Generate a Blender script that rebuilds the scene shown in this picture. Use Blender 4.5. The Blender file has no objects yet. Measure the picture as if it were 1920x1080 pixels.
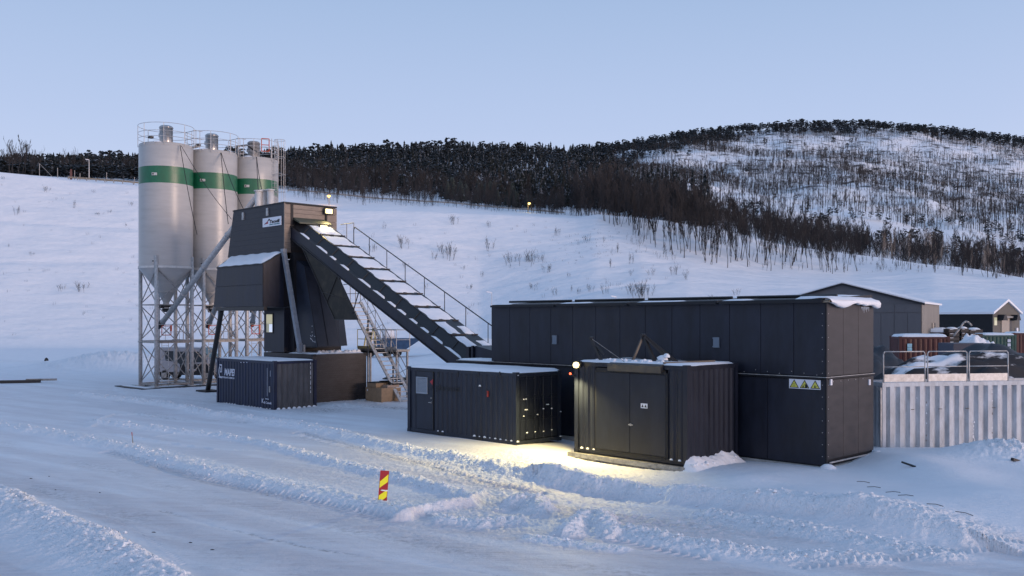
import bpy, math, random
import numpy as np
from mathutils import Vector, Matrix
random.seed(7)
rng = np.random.default_rng(11)
S = bpy.context.scene
R = math.radians

# ------------------------------------------------------------------ camera
F, CX, HY, CZ = 1745.0, 960.0, 600.0, 4.44      # focal length and horizon of the photograph (1920 px wide), eye height
cam_data = bpy.data.cameras.new('camera')
cam = bpy.data.objects.new('camera', cam_data)
S.collection.objects.link(cam)
cam.location = (0, 0, CZ)
cam.rotation_euler = (R(90), 0, 0)
cam_data.sensor_width = 36
cam_data.lens = F / 1920 * 36
cam_data.shift_y = (HY - 540) / 1920
cam_data.clip_start = 0.5
cam_data.clip_end = 6000
S.camera = cam

# ------------------------------------------------------------------ dusk sky (sunset glow behind the camera, to the right)
SUNAZ = R(125)                                   # clockwise from +Y (the view direction)
W = bpy.data.worlds.new('World'); S.world = W
W.use_nodes = True
nt = W.node_tree; nt.nodes.clear()
def wn(t, **k):
    n = nt.nodes.new(t)
    for a, b in k.items(): setattr(n, a, b)
    return n
out = wn('ShaderNodeOutputWorld'); bg = wn('ShaderNodeBackground')
tc = wn('ShaderNodeTexCoord'); sep = wn('ShaderNodeSeparateXYZ')
ramp = wn('ShaderNodeValToRGB')
nt.links.new(tc.outputs['Generated'], sep.inputs[0])
nt.links.new(sep.outputs['Z'], ramp.inputs[0])
cr = ramp.color_ramp
cr.interpolation = 'B_SPLINE'
stops = [(0.0, (.56, .60, .74)), (0.10, (.55, .63, .83)), (0.20, (.47, .575, .82)), (0.34, (.345, .475, .705)), (0.85, (.225, .365, .62))]
cr.elements[0].position = stops[0][0]; cr.elements[0].color = (*stops[0][1], 1)
cr.elements[1].position = stops[-1][0]; cr.elements[1].color = (*stops[-1][1], 1)
for p, c in stops[1:-1]:
    e = cr.elements.new(p); e.color = (*c, 1)
dot = wn('ShaderNodeVectorMath', operation='DOT_PRODUCT')
dot.inputs[1].default_value = (math.sin(SUNAZ) * .995, math.cos(SUNAZ) * .995, 0.10)
nt.links.new(tc.outputs['Generated'], dot.inputs[0])
mr = wn('ShaderNodeMapRange'); mr.interpolation_type = 'SMOOTHSTEP'
mr.inputs['From Min'].default_value = -0.15; mr.inputs['From Max'].default_value = 1.0
nt.links.new(dot.outputs['Value'], mr.inputs['Value'])
low = wn('ShaderNodeMapRange'); low.interpolation_type = 'SMOOTHSTEP'
low.inputs['From Min'].default_value = 0.42; low.inputs['From Max'].default_value = 0.0
nt.links.new(sep.outputs['Z'], low.inputs['Value'])
mul = wn('ShaderNodeMath', operation='MULTIPLY')
nt.links.new(mr.outputs[0], mul.inputs[0]); nt.links.new(low.outputs[0], mul.inputs[1])
glow = wn('ShaderNodeMix', data_type='RGBA', blend_type='ADD')
glow.inputs[7].default_value = (1.35, .80, .55, 1)
nt.links.new(mul.outputs[0], glow.inputs[0]); nt.links.new(ramp.outputs[0], glow.inputs[6])
nt.links.new(glow.outputs[2], bg.inputs[0]); bg.inputs[1].default_value = 1.0
nt.links.new(bg.outputs[0], out.inputs[0])

sun = bpy.data.lights.new('sun', 'SUN'); so = bpy.data.objects.new('sun', sun)
S.collection.objects.link(so)
sun.energy = 2.0; sun.angle = R(18); sun.color = (1.0, .73, .59)
sd = Vector((math.sin(SUNAZ), math.cos(SUNAZ), math.tan(R(3.5)))).normalized()
so.rotation_euler = sd.to_track_quat('Z', 'Y').to_euler()
S.view_settings.view_transform = 'Standard'
S.view_settings.look = 'None'
S.view_settings.gamma = 1
S.view_settings.exposure = 0.08
S.view_settings.use_curve_mapping = False

# ------------------------------------------------------------------ helpers
def at(x, y, d):                                  # a point seen at (x, y) of the photograph and d metres away
    return Vector(((x - CX) * d / F, d, CZ - (y - HY) * d / F))
def gpt(x, y, z=0.0):                             # ground point
    d = (CZ - z) * F / (y - HY)
    return ((x - CX) * d / F, d)
ANG = R(-45.8)
CA, SA = math.cos(ANG), math.sin(ANG)
PX, PY = -12.7, 51.8
def PL(x, y):                                     # plant frame to world: x towards the right front, y towards the right back
    return (PX + CA * x - SA * y, PY + SA * x + CA * y)
def onY(xi, yi, yp):                              # image point on the vertical plane y = yp of the plant frame
    u = (xi - CX) / F; bx, by = PX - SA * yp, PY + CA * yp
    x = (u * by - bx) / (CA - u * SA)
    d = by + SA * x
    return (x, yp, CZ - (yi - HY) * d / F)
def onX(xi, yi, xp):
    u = (xi - CX) / F; bx, by = PX + CA * xp, PY + SA * xp
    y = (u * by - bx) / (-SA - u * CA)
    d = by + CA * y
    return (xp, y, CZ - (yi - HY) * d / F)

def link(o):
    S.collection.objects.link(o); return o
def tag(o, label=None, cat=None, group=None, kind=None):
    if label: o['label'] = label
    if cat: o['category'] = cat
    if group: o['group'] = group
    if kind: o['kind'] = kind
    return o
OFF = {}
def thing(name, label, cat, loc=(0, 0, 0), rz=0.0, group=None):
    o = link(bpy.data.objects.new(name, None)); o.location = loc; o.rotation_euler = (0, 0, rz)
    o.empty_display_size = .3
    OFF[o.name] = (0, 0, 0)
    return tag(o, label, cat, group)
def pthing(name, label, cat, ox, oy, oz=0.0, group=None):   # a thing whose parts are given in plant coordinates
    o = thing(name, label, cat, (*PL(ox, oy), oz), ANG, group)
    OFF[o.name] = (ox, oy, oz)
    return o
class MB:
    def __init__(s): s.v = []; s.f = []
    def quad(s, *p):
        n = len(s.v); s.v += [tuple(q) for q in p]; s.f.append(tuple(range(n, n + len(p)))); return s
    def box(s, x0, y0, z0, x1, y1, z1):
        n = len(s.v)
        s.v += [(x0,y0,z0),(x1,y0,z0),(x1,y1,z0),(x0,y1,z0),(x0,y0,z1),(x1,y0,z1),(x1,y1,z1),(x0,y1,z1)]
        s.f += [tuple(n+i for i in f) for f in ((0,3,2,1),(4,5,6,7),(0,1,5,4),(1,2,6,5),(2,3,7,6),(3,0,4,7))]
        return s
    def hexa(s, p):                               # 8 corners: bottom ring, top ring
        n = len(s.v); s.v += [tuple(q) for q in p]
        s.f += [tuple(n+i for i in f) for f in ((0,3,2,1),(4,5,6,7),(0,1,5,4),(1,2,6,5),(2,3,7,6),(3,0,4,7))]
        return s
    def bar(s, p, q, w, h=None, up=(0,0,1)):
        h = h or w
        p, q = Vector(p), Vector(q); d = (q - p).normalized(); up = Vector(up)
        if abs(d.dot(up)) > .98: up = Vector((1,0,0))
        a = d.cross(up).normalized() * w / 2; b = a.normalized().cross(d) * h / 2
        return s.hexa([p-a-b, p+a-b, p+a+b, p-a+b, q-a-b, q+a-b, q+a+b, q-a+b])
    def tube(s, p, q, r, r2=None, n=8, cap=True):
        r2 = r if r2 is None else r2
        p, q = Vector(p), Vector(q); d = (q - p).normalized()
        up = Vector((0,0,1)) if abs(d.z) < .95 else Vector((1,0,0))
        a = d.cross(up).normalized(); b = d.cross(a)
        m = len(s.v)
        for c, rr in ((p, r), (q, r2)):
            for i in range(n):
                t = 2*math.pi*i/n; s.v.append(tuple(c + (a*math.cos(t) + b*math.sin(t))*rr))
        for i in range(n):
            j = (i+1) % n; s.f.append((m+i, m+j, m+n+j, m+n+i))
        if cap: s.f.append(tuple(m+i for i in range(n))[::-1]); s.f.append(tuple(m+n+i for i in range(n)))
        return s
    def path(s, pts, r, n=6):
        for a, b in zip(pts, pts[1:]): s.tube(a, b, r, n=n)
        return s
    def lathe(s, prof, n=32, c=(0,0)):            # prof: (r, z) from bottom to top
        m = len(s.v)
        for r, z in prof:
            for i in range(n):
                t = 2*math.pi*i/n; s.v.append((c[0]+r*math.cos(t), c[1]+r*math.sin(t), z))
        for k in range(len(prof)-1):
            for i in range(n):
                j = (i+1) % n; s.f.append((m+k*n+i, m+k*n+j, m+(k+1)*n+j, m+(k+1)*n+i))
        return s
    def prism(s, poly, axis, a0, a1):             # polygon in the other two coordinates, extruded along axis
        def P(p, a):
            return (a, p[0], p[1]) if axis == 'x' else (p[0], a, p[1]) if axis == 'y' else (p[0], p[1], a)
        n = len(s.v); k = len(poly)
        s.v += [P(p, a0) for p in poly] + [P(p, a1) for p in poly]
        s.f.append(tuple(n+i for i in range(k))); s.f.append(tuple(n+k+i for i in range(k))[::-1])
        for i in range(k):
            j = (i+1) % k; s.f.append((n+i, n+k+i, n+k+j, n+j))
        return s
    def corr(s, p, q, z0, z1, nrm, pitch=.28, depth=.036, flat=.3):
        """vertical corrugated sheet from p to q (xy), ribs proud along nrm"""
        p, q = Vector((*p, 0)), Vector((*q, 0)); L = (q-p).length; d = (q-p)/L; nn = Vector((*nrm, 0))
        k = max(1, round(L/pitch)); w = L/k; prof = []
        for i in range(k):
            b = i*w
            prof += [(b, 0), (b+w*flat*.55, 0), (b+w*(flat*.55+.2), depth), (b+w*(flat*.55+.2+.4), depth), (b+w*(flat*.55+.8), 0)]
        prof.append((L, 0))
        n = len(s.v)
        for t, e in prof:
            c = p + d*t + nn*e; s.v += [(c.x, c.y, z0), (c.x, c.y, z1)]
        for i in range(len(prof)-1):
            a = n+2*i; s.f.append((a, a+2, a+3, a+1))
        return s
    def hrib(s, p, q, z0, z1, nrm, pitch=.12, depth=.012):
        """horizontally ribbed sheet"""
        k = max(1, round((z1-z0)/pitch)); h = (z1-z0)/k; prof = []
        for i in range(k):
            b = z0+i*h; prof += [(b, 0), (b+h*.12, depth), (b+h*.88, depth)]
        prof.append((z1, 0)); n = len(s.v)
        for z, e in prof:
            s.v += [(p[0]+nrm[0]*e, p[1]+nrm[1]*e, z), (q[0]+nrm[0]*e, q[1]+nrm[1]*e, z)]
        for i in range(len(prof)-1):
            a = n+2*i; s.f.append((a, a+1, a+3, a+2))
        return s
    def build(s, name, mat, parent=None, smooth=False, bevel=0):
        me = bpy.data.meshes.new(name)
        off = OFF.get(parent.name, (0,0,0)) if parent else (0,0,0)
        me.from_pydata([(a-off[0], b-off[1], c-off[2]) for a, b, c in s.v], [], s.f)
        if mat: me.materials.append(mat)
        o = link(bpy.data.objects.new(name, me))
        if parent: o.parent = parent
        OFF[o.name] = off
        if smooth:
            for p in me.polygons: p.use_smooth = True
        if bevel:
            b = o.modifiers.new('bevel', 'BEVEL'); b.width = bevel; b.segments = 2; b.limit_method = 'ANGLE'
        return o
def npmesh(name, V, Fc, mat, parent=None, smooth=False):
    me = bpy.data.meshes.new(name)
    V = np.asarray(V, np.float32); Fc = np.asarray(Fc, np.int32); k = Fc.shape[1]
    me.vertices.add(len(V)); me.vertices.foreach_set('co', V.ravel())
    me.loops.add(Fc.size); me.loops.foreach_set('vertex_index', Fc.ravel())
    me.polygons.add(len(Fc)); me.polygons.foreach_set('loop_start', np.arange(0, Fc.size, k, dtype=np.int32))
    me.polygons.foreach_set('loop_total', np.full(len(Fc), k, np.int32))
    me.polygons.foreach_set('use_smooth', np.full(len(Fc), smooth, bool))
    me.update(calc_edges=True)
    if mat: me.materials.append(mat)
    o = link(bpy.data.objects.new(name, me))
    if parent: o.parent = parent
    return o
def copy_tree(o, parent=None):
    c = o.copy(); link(c)
    if parent: c.parent = parent
    for ch in list(o.children): copy_tree(ch, c)
    return c

# ------------------------------------------------------------------ materials
MATS = {}
def mat(name, col, rough=.5, metal=0.0, var=0.0, scale=3.0, bump=0.0, bscale=40.0, col2=None, stretch=None, spec=.5, emit=None, estr=0, thr=None):
    if name in MATS: return MATS[name]
    m = bpy.data.materials.new(name); m.use_nodes = True; n = m.node_tree; b = n.nodes['Principled BSDF']
    b.inputs['Base Color'].default_value = (*col, 1); b.inputs['Roughness'].default_value = rough
    b.inputs['Metallic'].default_value = metal; b.inputs['Specular IOR Level'].default_value = spec
    if emit: b.inputs['Emission Color'].default_value = (*emit, 1); b.inputs['Emission Strength'].default_value = estr
    def new(t): return n.nodes.new(t)
    if var or bump:
        tcn = new('ShaderNodeTexCoord'); mp = new('ShaderNodeMapping')
        n.links.new(tcn.outputs['Object'], mp.inputs[0])
        if stretch: mp.inputs['Scale'].default_value = stretch
    if var:
        t = new('ShaderNodeTexNoise'); t.inputs['Scale'].default_value = scale; t.inputs['Detail'].default_value = 8; t.inputs['Roughness'].default_value = .65
        n.links.new(mp.outputs[0], t.inputs['Vector'])
        r = new('ShaderNodeValToRGB'); a, c = thr or (.32, .68)
        c2 = col2 or tuple(x*(1+var*1.6) for x in col); c1 = col if col2 else tuple(x*(1-var) for x in col)
        r.color_ramp.elements[0].position = a; r.color_ramp.elements[0].color = (*c1, 1)
        r.color_ramp.elements[1].position = c; r.color_ramp.elements[1].color = (*c2, 1)
        n.links.new(t.outputs['Fac'], r.inputs[0]); n.links.new(r.outputs[0], b.inputs['Base Color'])
        rr = new('ShaderNodeMapRange'); rr.inputs['To Min'].default_value = max(.05, rough-.12); rr.inputs['To Max'].default_value = min(1, rough+.15)
        n.links.new(t.outputs['Fac'], rr.inputs['Value']); n.links.new(rr.outputs[0], b.inputs['Roughness'])
    if bump:
        t = new('ShaderNodeTexNoise'); t.inputs['Scale'].default_value = bscale; t.inputs['Detail'].default_value = 5
        n.links.new(mp.outputs[0], t.inputs['Vector'])
        bp = new('ShaderNodeBump'); bp.inputs['Strength'].default_value = 1; bp.inputs['Distance'].default_value = bump
        n.links.new(t.outputs['Fac'], bp.inputs['Height']); n.links.new(bp.outputs[0], b.inputs['Normal'])
    MATS[name] = m; return m
dark = mat('dark_paint', (.013, .016, .027), .40, spec=.32, var=.32, scale=1.6, bump=.012, bscale=1.6, stretch=(1,1,.35))
dark2 = mat('dark_trim', (.012, .013, .017), .5, spec=.3, var=.2, scale=3)
black = mat('black_steel', (.012, .012, .014), .45, var=.3, scale=5)
brown = mat('warm_lit_cladding', (.028, .026, .028), .45, spec=.4, var=.35, scale=1.5, bump=.002, bscale=2, stretch=(1,1,3))  # right-facing dark cladding with the warm sunset light put into its colour
tan = mat('warm_lit_boards', (.19, .155, .13), .5, var=.18, scale=2, stretch=(1,1,4))  # tower boards facing the glow: warm light put into the colour
blueb = mat('navy_container', (.006, .012, .036), .45, spec=.4, var=.35, scale=4, stretch=(1,1,.25), bump=.003, bscale=3)
grime_lit = mat('grimy_lit_navy', (.070, .069, .074), .6, var=.35, scale=3, stretch=(1,1,.3))  # grime, plus the strong light on the end ribs put into the colour
anth = mat('anthracite', (.011, .014, .024), .38, spec=.35, var=.25, scale=2.5, stretch=(1,1,.3), bump=.003, bscale=3)
whitep = mat('dull_white_paint', (.50, .50, .49), .5, var=.16, scale=2.2, stretch=(1,1,.4), bump=.004, bscale=1.2)
silo_w = mat('silo_paint', (.37, .375, .375), .32, var=.06, scale=1.1, stretch=(.5,.5,3), bump=.012, bscale=1.1)
green = mat('green_band', (.008, .11, .055), .32, var=.15, scale=2)
galv = mat('galvanised', (.40, .40, .40), .42, metal=.25, var=.25, scale=6)
galvd = mat('galvanised_weathered', (.24, .235, .23), .5, metal=.15, var=.35, scale=7)
steel = mat('stainless', (.42, .41, .40), .28, metal=.9, var=.15, scale=5)
red = mat('red_paint', (.28, .03, .025), .5, var=.2, scale=4)
redc = mat('red_container', (.055, .012, .012), .5, var=.3, scale=2, stretch=(1,1,.3))
greenc = mat('green_container', (.015, .06, .05), .5, var=.3, scale=2)
orange = mat('orange_red', (.42, .07, .03), .5, var=.2)
yellow = mat('cream_yellow', (.62, .55, .25), .5, var=.15)
ply = mat('cardboard', (.27, .19, .12), .8, var=.15, scale=6)
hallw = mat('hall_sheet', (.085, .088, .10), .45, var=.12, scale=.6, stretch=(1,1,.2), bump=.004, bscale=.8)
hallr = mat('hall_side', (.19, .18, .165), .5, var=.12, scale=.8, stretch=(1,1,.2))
shedw = mat('shed_wall', (.085, .08, .068), .6, var=.15)
door_m = mat('door_cream', (.33, .29, .24), .6, var=.1)
glass = mat('dark_glass', (.02, .025, .03), .08, var=0)
rubber = mat('rubber', (.012, .012, .012), .8)
mesh_m = mat('mesh_screen', (.022, .020, .016), .75, var=.5, scale=1.5, col2=(.065, .055, .040), thr=(.48, .75))
bark = mat('bark', (.024, .022, .022), .9, var=.4, scale=3)
birch = mat('birch_bark', (.30, .25, .21), .8, var=.4, scale=6)
twig = mat('twigs', (.022, .0195, .0205), .9, var=.4, scale=.3)
needle = mat('needles', (.015, .019, .019), .95, var=.5, spec=.15, col2=(.22, .25, .30), thr=(.52, .68), scale=.9)
needle_s = mat('snowy_needles', (.03, .04, .035), .9, var=.5, scale=1.6, col2=(.5, .53, .58), thr=(.52, .66))
sign_w = mat('sign_white', (.70, .72, .78), .4)
sign_y = mat('sign_yellow', (.62, .60, .10), .4)
sign_k = mat('print_black', (.01, .01, .012), .5)
sign_r = mat('print_red', (.35, .02, .03), .5)
sign_t = mat('print_teal', (.05, .20, .22), .5)
white_print = mat('print_white', (.52, .56, .66), .5)
bright_y = mat('reflective_yellow', (.92, .86, .02), .35)
bright_r = mat('reflective_red', (.38, .015, .02), .35)
win_lit = mat('office_window', (.1, .1, .08), .2, emit=(.75, .72, .50), estr=.55)
blind = mat('window_blind', (.45, .44, .33), .6, emit=(.7, .68, .45), estr=.18)
lamp_em = mat('lamp_glow', (1, .9, .6), .4, emit=(1.0, .80, .34), estr=1.9)
lamp_or = mat('sodium_glow', (1, .6, .2), .4, emit=(1.0, .45, .10), estr=3)
lamp_ye = mat('lamp_yellow_glow', (1, .8, .3), .4, emit=(1.0, .72, .22), estr=3)
red_em = mat('red_indicator', (1, .1, .05), .4, emit=(1.0, .12, .04), estr=4)
concrete = mat('concrete', (.30, .30, .29), .8, var=.25, scale=5, bump=.004, bscale=20)
timber = mat('timber', (.20, .17, .13), .8, var=.3, scale=6)
truckblue = mat('truck_blue', (.02, .06, .13), .4, var=.2)
vanw = mat('van_silver', (.30, .30, .33), .3, metal=.3)

def snow_material(name, fine=.02, big=.0, tint=(.80, .82, .86), rock=False, road=False):
    m = bpy.data.materials.new(name); m.use_nodes = True; n = m.node_tree; b = n.nodes['Principled BSDF']
    def new(t): return n.nodes.new(t)
    L = n.links.new
    b.inputs['Roughness'].default_value = .62; b.inputs['Specular IOR Level'].default_value = .3
    tcn = new('ShaderNodeTexCoord')
    t = new('ShaderNodeTexNoise'); t.inputs['Scale'].default_value = .9; t.inputs['Detail'].default_value = 9
    L(tcn.outputs['Object'], t.inputs['Vector'])
    r = new('ShaderNodeValToRGB')
    r.color_ramp.elements[0].position = .3; r.color_ramp.elements[0].color = (tint[0]*.93, tint[1]*.94, tint[2]*.95, 1)
    r.color_ramp.elements[1].position = .7; r.color_ramp.elements[1].color = (*tint, 1)
    L(t.outputs['Fac'], r.inputs[0]); col = r.outputs[0]
    if road:                                       # grit and ice worn into the driven snow (vertex group 'worn')
        at_ = new('ShaderNodeAttribute'); at_.attribute_name = 'worn'
        mp = new('ShaderNodeMapping'); mp.inputs['Rotation'].default_value = (0, 0, R(38)); mp.inputs['Scale'].default_value = (.35, 3.5, 1)
        L(tcn.outputs['Object'], mp.inputs[0])
        t2 = new('ShaderNodeTexNoise'); t2.inputs['Scale'].default_value = 1.3; t2.inputs['Detail'].default_value = 8; t2.inputs['Roughness'].default_value = .7
        L(mp.outputs[0], t2.inputs['Vector'])
        rr = new('ShaderNodeMapRange'); rr.inputs['From Min'].default_value = .42; rr.inputs['From Max'].default_value = .72
        L(t2.outputs['Fac'], rr.inputs['Value'])
        add = new('ShaderNodeMath'); add.operation = 'MULTIPLY_ADD'; add.inputs[1].default_value = .5; add.inputs[2].default_value = .62
        L(rr.outputs[0], add.inputs[0])
        mu = new('ShaderNodeMath'); mu.operation = 'MULTIPLY'; L(add.outputs[0], mu.inputs[0]); L(at_.outputs['Fac'], mu.inputs[1])
        mx = new('ShaderNodeMix'); mx.data_type = 'RGBA'; L(mu.outputs[0], mx.inputs[0]); L(col, mx.inputs[6]); mx.inputs[7].default_value = (.55, .53, .56, 1)
        col = mx.outputs[2]
        t3 = new('ShaderNodeTexNoise'); t3.inputs['Scale'].default_value = 5; t3.inputs['Detail'].default_value = 6
        L(mp.outputs[0], t3.inputs['Vector'])
        r3 = new('ShaderNodeMapRange'); r3.inputs['From Min'].default_value = .66; r3.inputs['From Max'].default_value = .74
        L(t3.outputs['Fac'], r3.inputs['Value'])
        m3 = new('ShaderNodeMath'); m3.operation = 'MULTIPLY'; L(r3.outputs[0], m3.inputs[0]); L(at_.outputs['Fac'], m3.inputs[1])
        mx2 = new('ShaderNodeMix'); mx2.data_type = 'RGBA'; L(m3.outputs[0], mx2.inputs[0]); L(col, mx2.inputs[6]); mx2.inputs[7].default_value = (.26, .25, .26, 1)
        col = mx2.outputs[2]
    if rock:                                       # bare rock ledges and undergrowth showing through on the far hill
        g = new('ShaderNodeSeparateXYZ'); L(tcn.outputs['Object'], g.inputs[0])
        mp = new('ShaderNodeMapping'); mp.inputs['Scale'].default_value = (.08, .025, .33)
        L(tcn.outputs['Object'], mp.inputs[0])
        t2 = new('ShaderNodeTexNoise'); t2.inputs['Scale'].default_value = 1; t2.inputs['Detail'].default_value = 9; t2.inputs['Roughness'].default_value = .72
        L(mp.outputs[0], t2.inputs['Vector'])
        rr = new('ShaderNodeMapRange'); rr.inputs['From Min'].default_value = .53; rr.inputs['From Max'].default_value = .60
        L(t2.outputs['Fac'], rr.inputs['Value'])
        ds = new('ShaderNodeMapRange'); ds.inputs['From Min'].default_value = 380; ds.inputs['From Max'].default_value = 460
        L(g.outputs['Y'], ds.inputs['Value'])
        mu = new('ShaderNodeMath'); mu.operation = 'MULTIPLY'; L(rr.outputs[0], mu.inputs[0]); L(ds.outputs[0], mu.inputs[1])
        mx = new('ShaderNodeMix'); mx.data_type = 'RGBA'; L(mu.outputs[0], mx.inputs[0]); L(col, mx.inputs[6]); mx.inputs[7].default_value = (.07, .066, .07, 1)
        col = mx.outputs[2]
    if road:                                       # grit and soot lying in the ruts
        ag = new('ShaderNodeAttribute'); ag.attribute_name = 'grit'
        tg = new('ShaderNodeTexNoise'); tg.inputs['Scale'].default_value = 6; tg.inputs['Detail'].default_value = 7; tg.inputs['Roughness'].default_value = .75; L(tcn.outputs['Object'], tg.inputs['Vector'])
        rg = new('ShaderNodeMapRange'); rg.inputs['From Min'].default_value = .46; rg.inputs['From Max'].default_value = .60; L(tg.outputs['Fac'], rg.inputs['Value'])
        mg = new('ShaderNodeMath'); mg.operation = 'MULTIPLY'; L(rg.outputs[0], mg.inputs[0]); L(ag.outputs['Fac'], mg.inputs[1])
        mxg = new('ShaderNodeMix'); mxg.data_type = 'RGBA'; L(mg.outputs[0], mxg.inputs[0]); L(col, mxg.inputs[6]); mxg.inputs[7].default_value = (.17, .165, .17, 1)
        col = mxg.outputs[2]
    L(col, b.inputs['Base Color'])
    h1 = new('ShaderNodeTexNoise'); h1.inputs['Scale'].default_value = 14; h1.inputs['Detail'].default_value = 8; h1.inputs['Roughness'].default_value = .6
    L(tcn.outputs['Object'], h1.inputs['Vector'])
    bp = new('ShaderNodeBump'); bp.inputs['Strength'].default_value = .8; bp.inputs['Distance'].default_value = fine
    L(h1.outputs['Fac'], bp.inputs['Height']); last = bp
    if road:                                       # crumbled snow: coarser relief on the ploughed ridges only
        ar = new('ShaderNodeAttribute'); ar.attribute_name = 'crumbled'
        h3 = new('ShaderNodeTexVoronoi'); h3.inputs['Scale'].default_value = 7.0; h3.inputs['Randomness'].default_value = 1
        nz = new('ShaderNodeTexNoise'); nz.inputs['Scale'].default_value = 9; nz.inputs['Detail'].default_value = 4
        L(tcn.outputs['Object'], nz.inputs['Vector'])
        vm = new('ShaderNodeVectorMath'); vm.operation = 'MULTIPLY_ADD'; vm.inputs[1].default_value = (.25, .25, .25); L(nz.outputs['Color'], vm.inputs[0]); L(tcn.outputs['Object'], vm.inputs[2])
        L(vm.outputs[0], h3.inputs['Vector'])
        h4 = new('ShaderNodeTexNoise'); h4.inputs['Scale'].default_value = 22; h4.inputs['Detail'].default_value = 6; L(tcn.outputs['Object'], h4.inputs['Vector'])
        sm = new('ShaderNodeMath'); sm.operation = 'MULTIPLY_ADD'; sm.inputs[1].default_value = .6; L(h4.outputs['Fac'], sm.inputs[0]); L(h3.outputs['Distance'], sm.inputs[2])
        b3 = new('ShaderNodeBump'); b3.inputs['Distance'].default_value = .038; L(ar.outputs['Fac'], b3.inputs['Strength']); L(sm.outputs[0], b3.inputs['Height']); L(bp.outputs[0], b3.inputs['Normal']); last = b3
        # tyre-scored, wind-dragged relief along the track
        h5 = new('ShaderNodeTexNoise'); h5.inputs['Scale'].default_value = 4.5; h5.inputs['Detail'].default_value = 6; h5.inputs['Roughness'].default_value = .65; L(mp.outputs[0], h5.inputs['Vector'])
        b5 = new('ShaderNodeBump'); b5.inputs['Distance'].default_value = .03; b5.inputs['Strength'].default_value = .9; L(h5.outputs['Fac'], b5.inputs['Height']); L(b3.outputs[0], b5.inputs['Normal']); last = b5
    if big:
        h2 = new('ShaderNodeTexNoise'); h2.inputs['Scale'].default_value = .35; h2.inputs['Detail'].default_value = 6
        mp2 = new('ShaderNodeMapping'); mp2.inputs['Scale'].default_value = (.4, 1, 1)
        L(tcn.outputs['Object'], mp2.inputs[0]); L(mp2.outputs[0], h2.inputs['Vector'])
        bp2 = new('ShaderNodeBump'); bp2.inputs['Distance'].default_value = big
        L(h2.outputs['Fac'], bp2.inputs['Height']); L(last.outputs[0], bp2.inputs['Normal']); last = bp2
    L(last.outputs[0], b.inputs['Normal'])
    MATS[name] = m; return m
snow = snow_material('snow', .012, 0)
snow_near = snow_material('driven_snow', .018, 0, road=True)
snow_far = snow_material('slope_snow', .04, .5, rock=True)
# ------------------------------------------------------------------ noise
def _h(ix, iy, seed):
    n = (ix*374761393 + iy*668265263 + seed*144665) & 0xffffffff
    n = ((n ^ (n >> 13)) * 1274126177) & 0xffffffff
    return ((n ^ (n >> 16)) & 0xffff) / 65535.0
def vn(x, y, seed=0):
    ix = np.floor(x).astype(np.int64); iy = np.floor(y).astype(np.int64); fx = x-ix; fy = y-iy
    fx = fx*fx*(3-2*fx); fy = fy*fy*(3-2*fy)
    a = _h(ix, iy, seed); b = _h(ix+1, iy, seed); c = _h(ix, iy+1, seed); d = _h(ix+1, iy+1, seed)
    return (a*(1-fx)+b*fx)*(1-fy) + (c*(1-fx)+d*fx)*fy
def fbm(x, y, f=1.0, o=4, seed=0, g=.5):
    s = 0; a = 1; t = 0
    for k in range(o):
        s = s + a*(vn(x*f+k*17.3, y*f-k*9.1, seed+k)-.5)*2; t += a; a *= g; f *= 2.03
    return s/t
def sstep(a, b, x):
    t = np.clip((x-a)/(b-a), 0, 1); return t*t*(3-2*t)

# ------------------------------------------------------------------ terrain profile
def I(xs, ys): return lambda p: np.interp(p, xs, ys)
def mk(*pairs): return I([a for a, _ in pairs], [b for _, b in pairs])
crest_y = mk((-900,312),(0,325),(80,330),(150,338),(260,350),(450,372),(630,392),(800,398),(1000,407),(1085,409),(1120,403),(1200,407),(1300,424),(1400,442),(1500,461),(1700,489),(1920,521),(2600,575))
crest_d = mk((-900,205),(600,195),(1115,190),(1500,195),(2600,190))
foot_d = mk((-900,146),(900,146),(1150,120),(1500,105),(2600,100))
mid_y = mk((-900,480),(0,488),(630,520),(1000,520),(1115,515),(1200,500),(1290,498),(1420,508),(1530,512),(1750,512),(1920,528),(2600,580))
mid_d = mk((-900,173),(900,170),(1115,160),(1300,165),(1600,172),(2600,160))
bench_y = mk((-900,316),(0,329),(150,336),(260,342),(560,364),(800,384),(1000,399),(1085,404),(1120,406),(1300,436),(1500,475),(1920,540),(2600,600))
hill1_y = mk((-900,330),(0,330),(260,330),(600,350),(900,362),(1100,372),(1300,400),(1500,430),(1700,450),(1920,468),(2600,520))
ridge_y = mk((-900,330),(-200,322),(0,318),(70,315),(260,314),(400,309),(540,302),(640,294),(760,290),(860,286),(950,290),(1080,293),(1140,286),(1200,275),(1300,257),(1400,246),(1500,239),(1600,237),(1700,244),(1800,253),(1920,270),(2600,345))
ridge_d = mk((-900,430),(300,450),(700,560),(1100,700),(1400,850),(2600,900))
def zz(y, d): return CZ + (HY-y)*d/F
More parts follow.
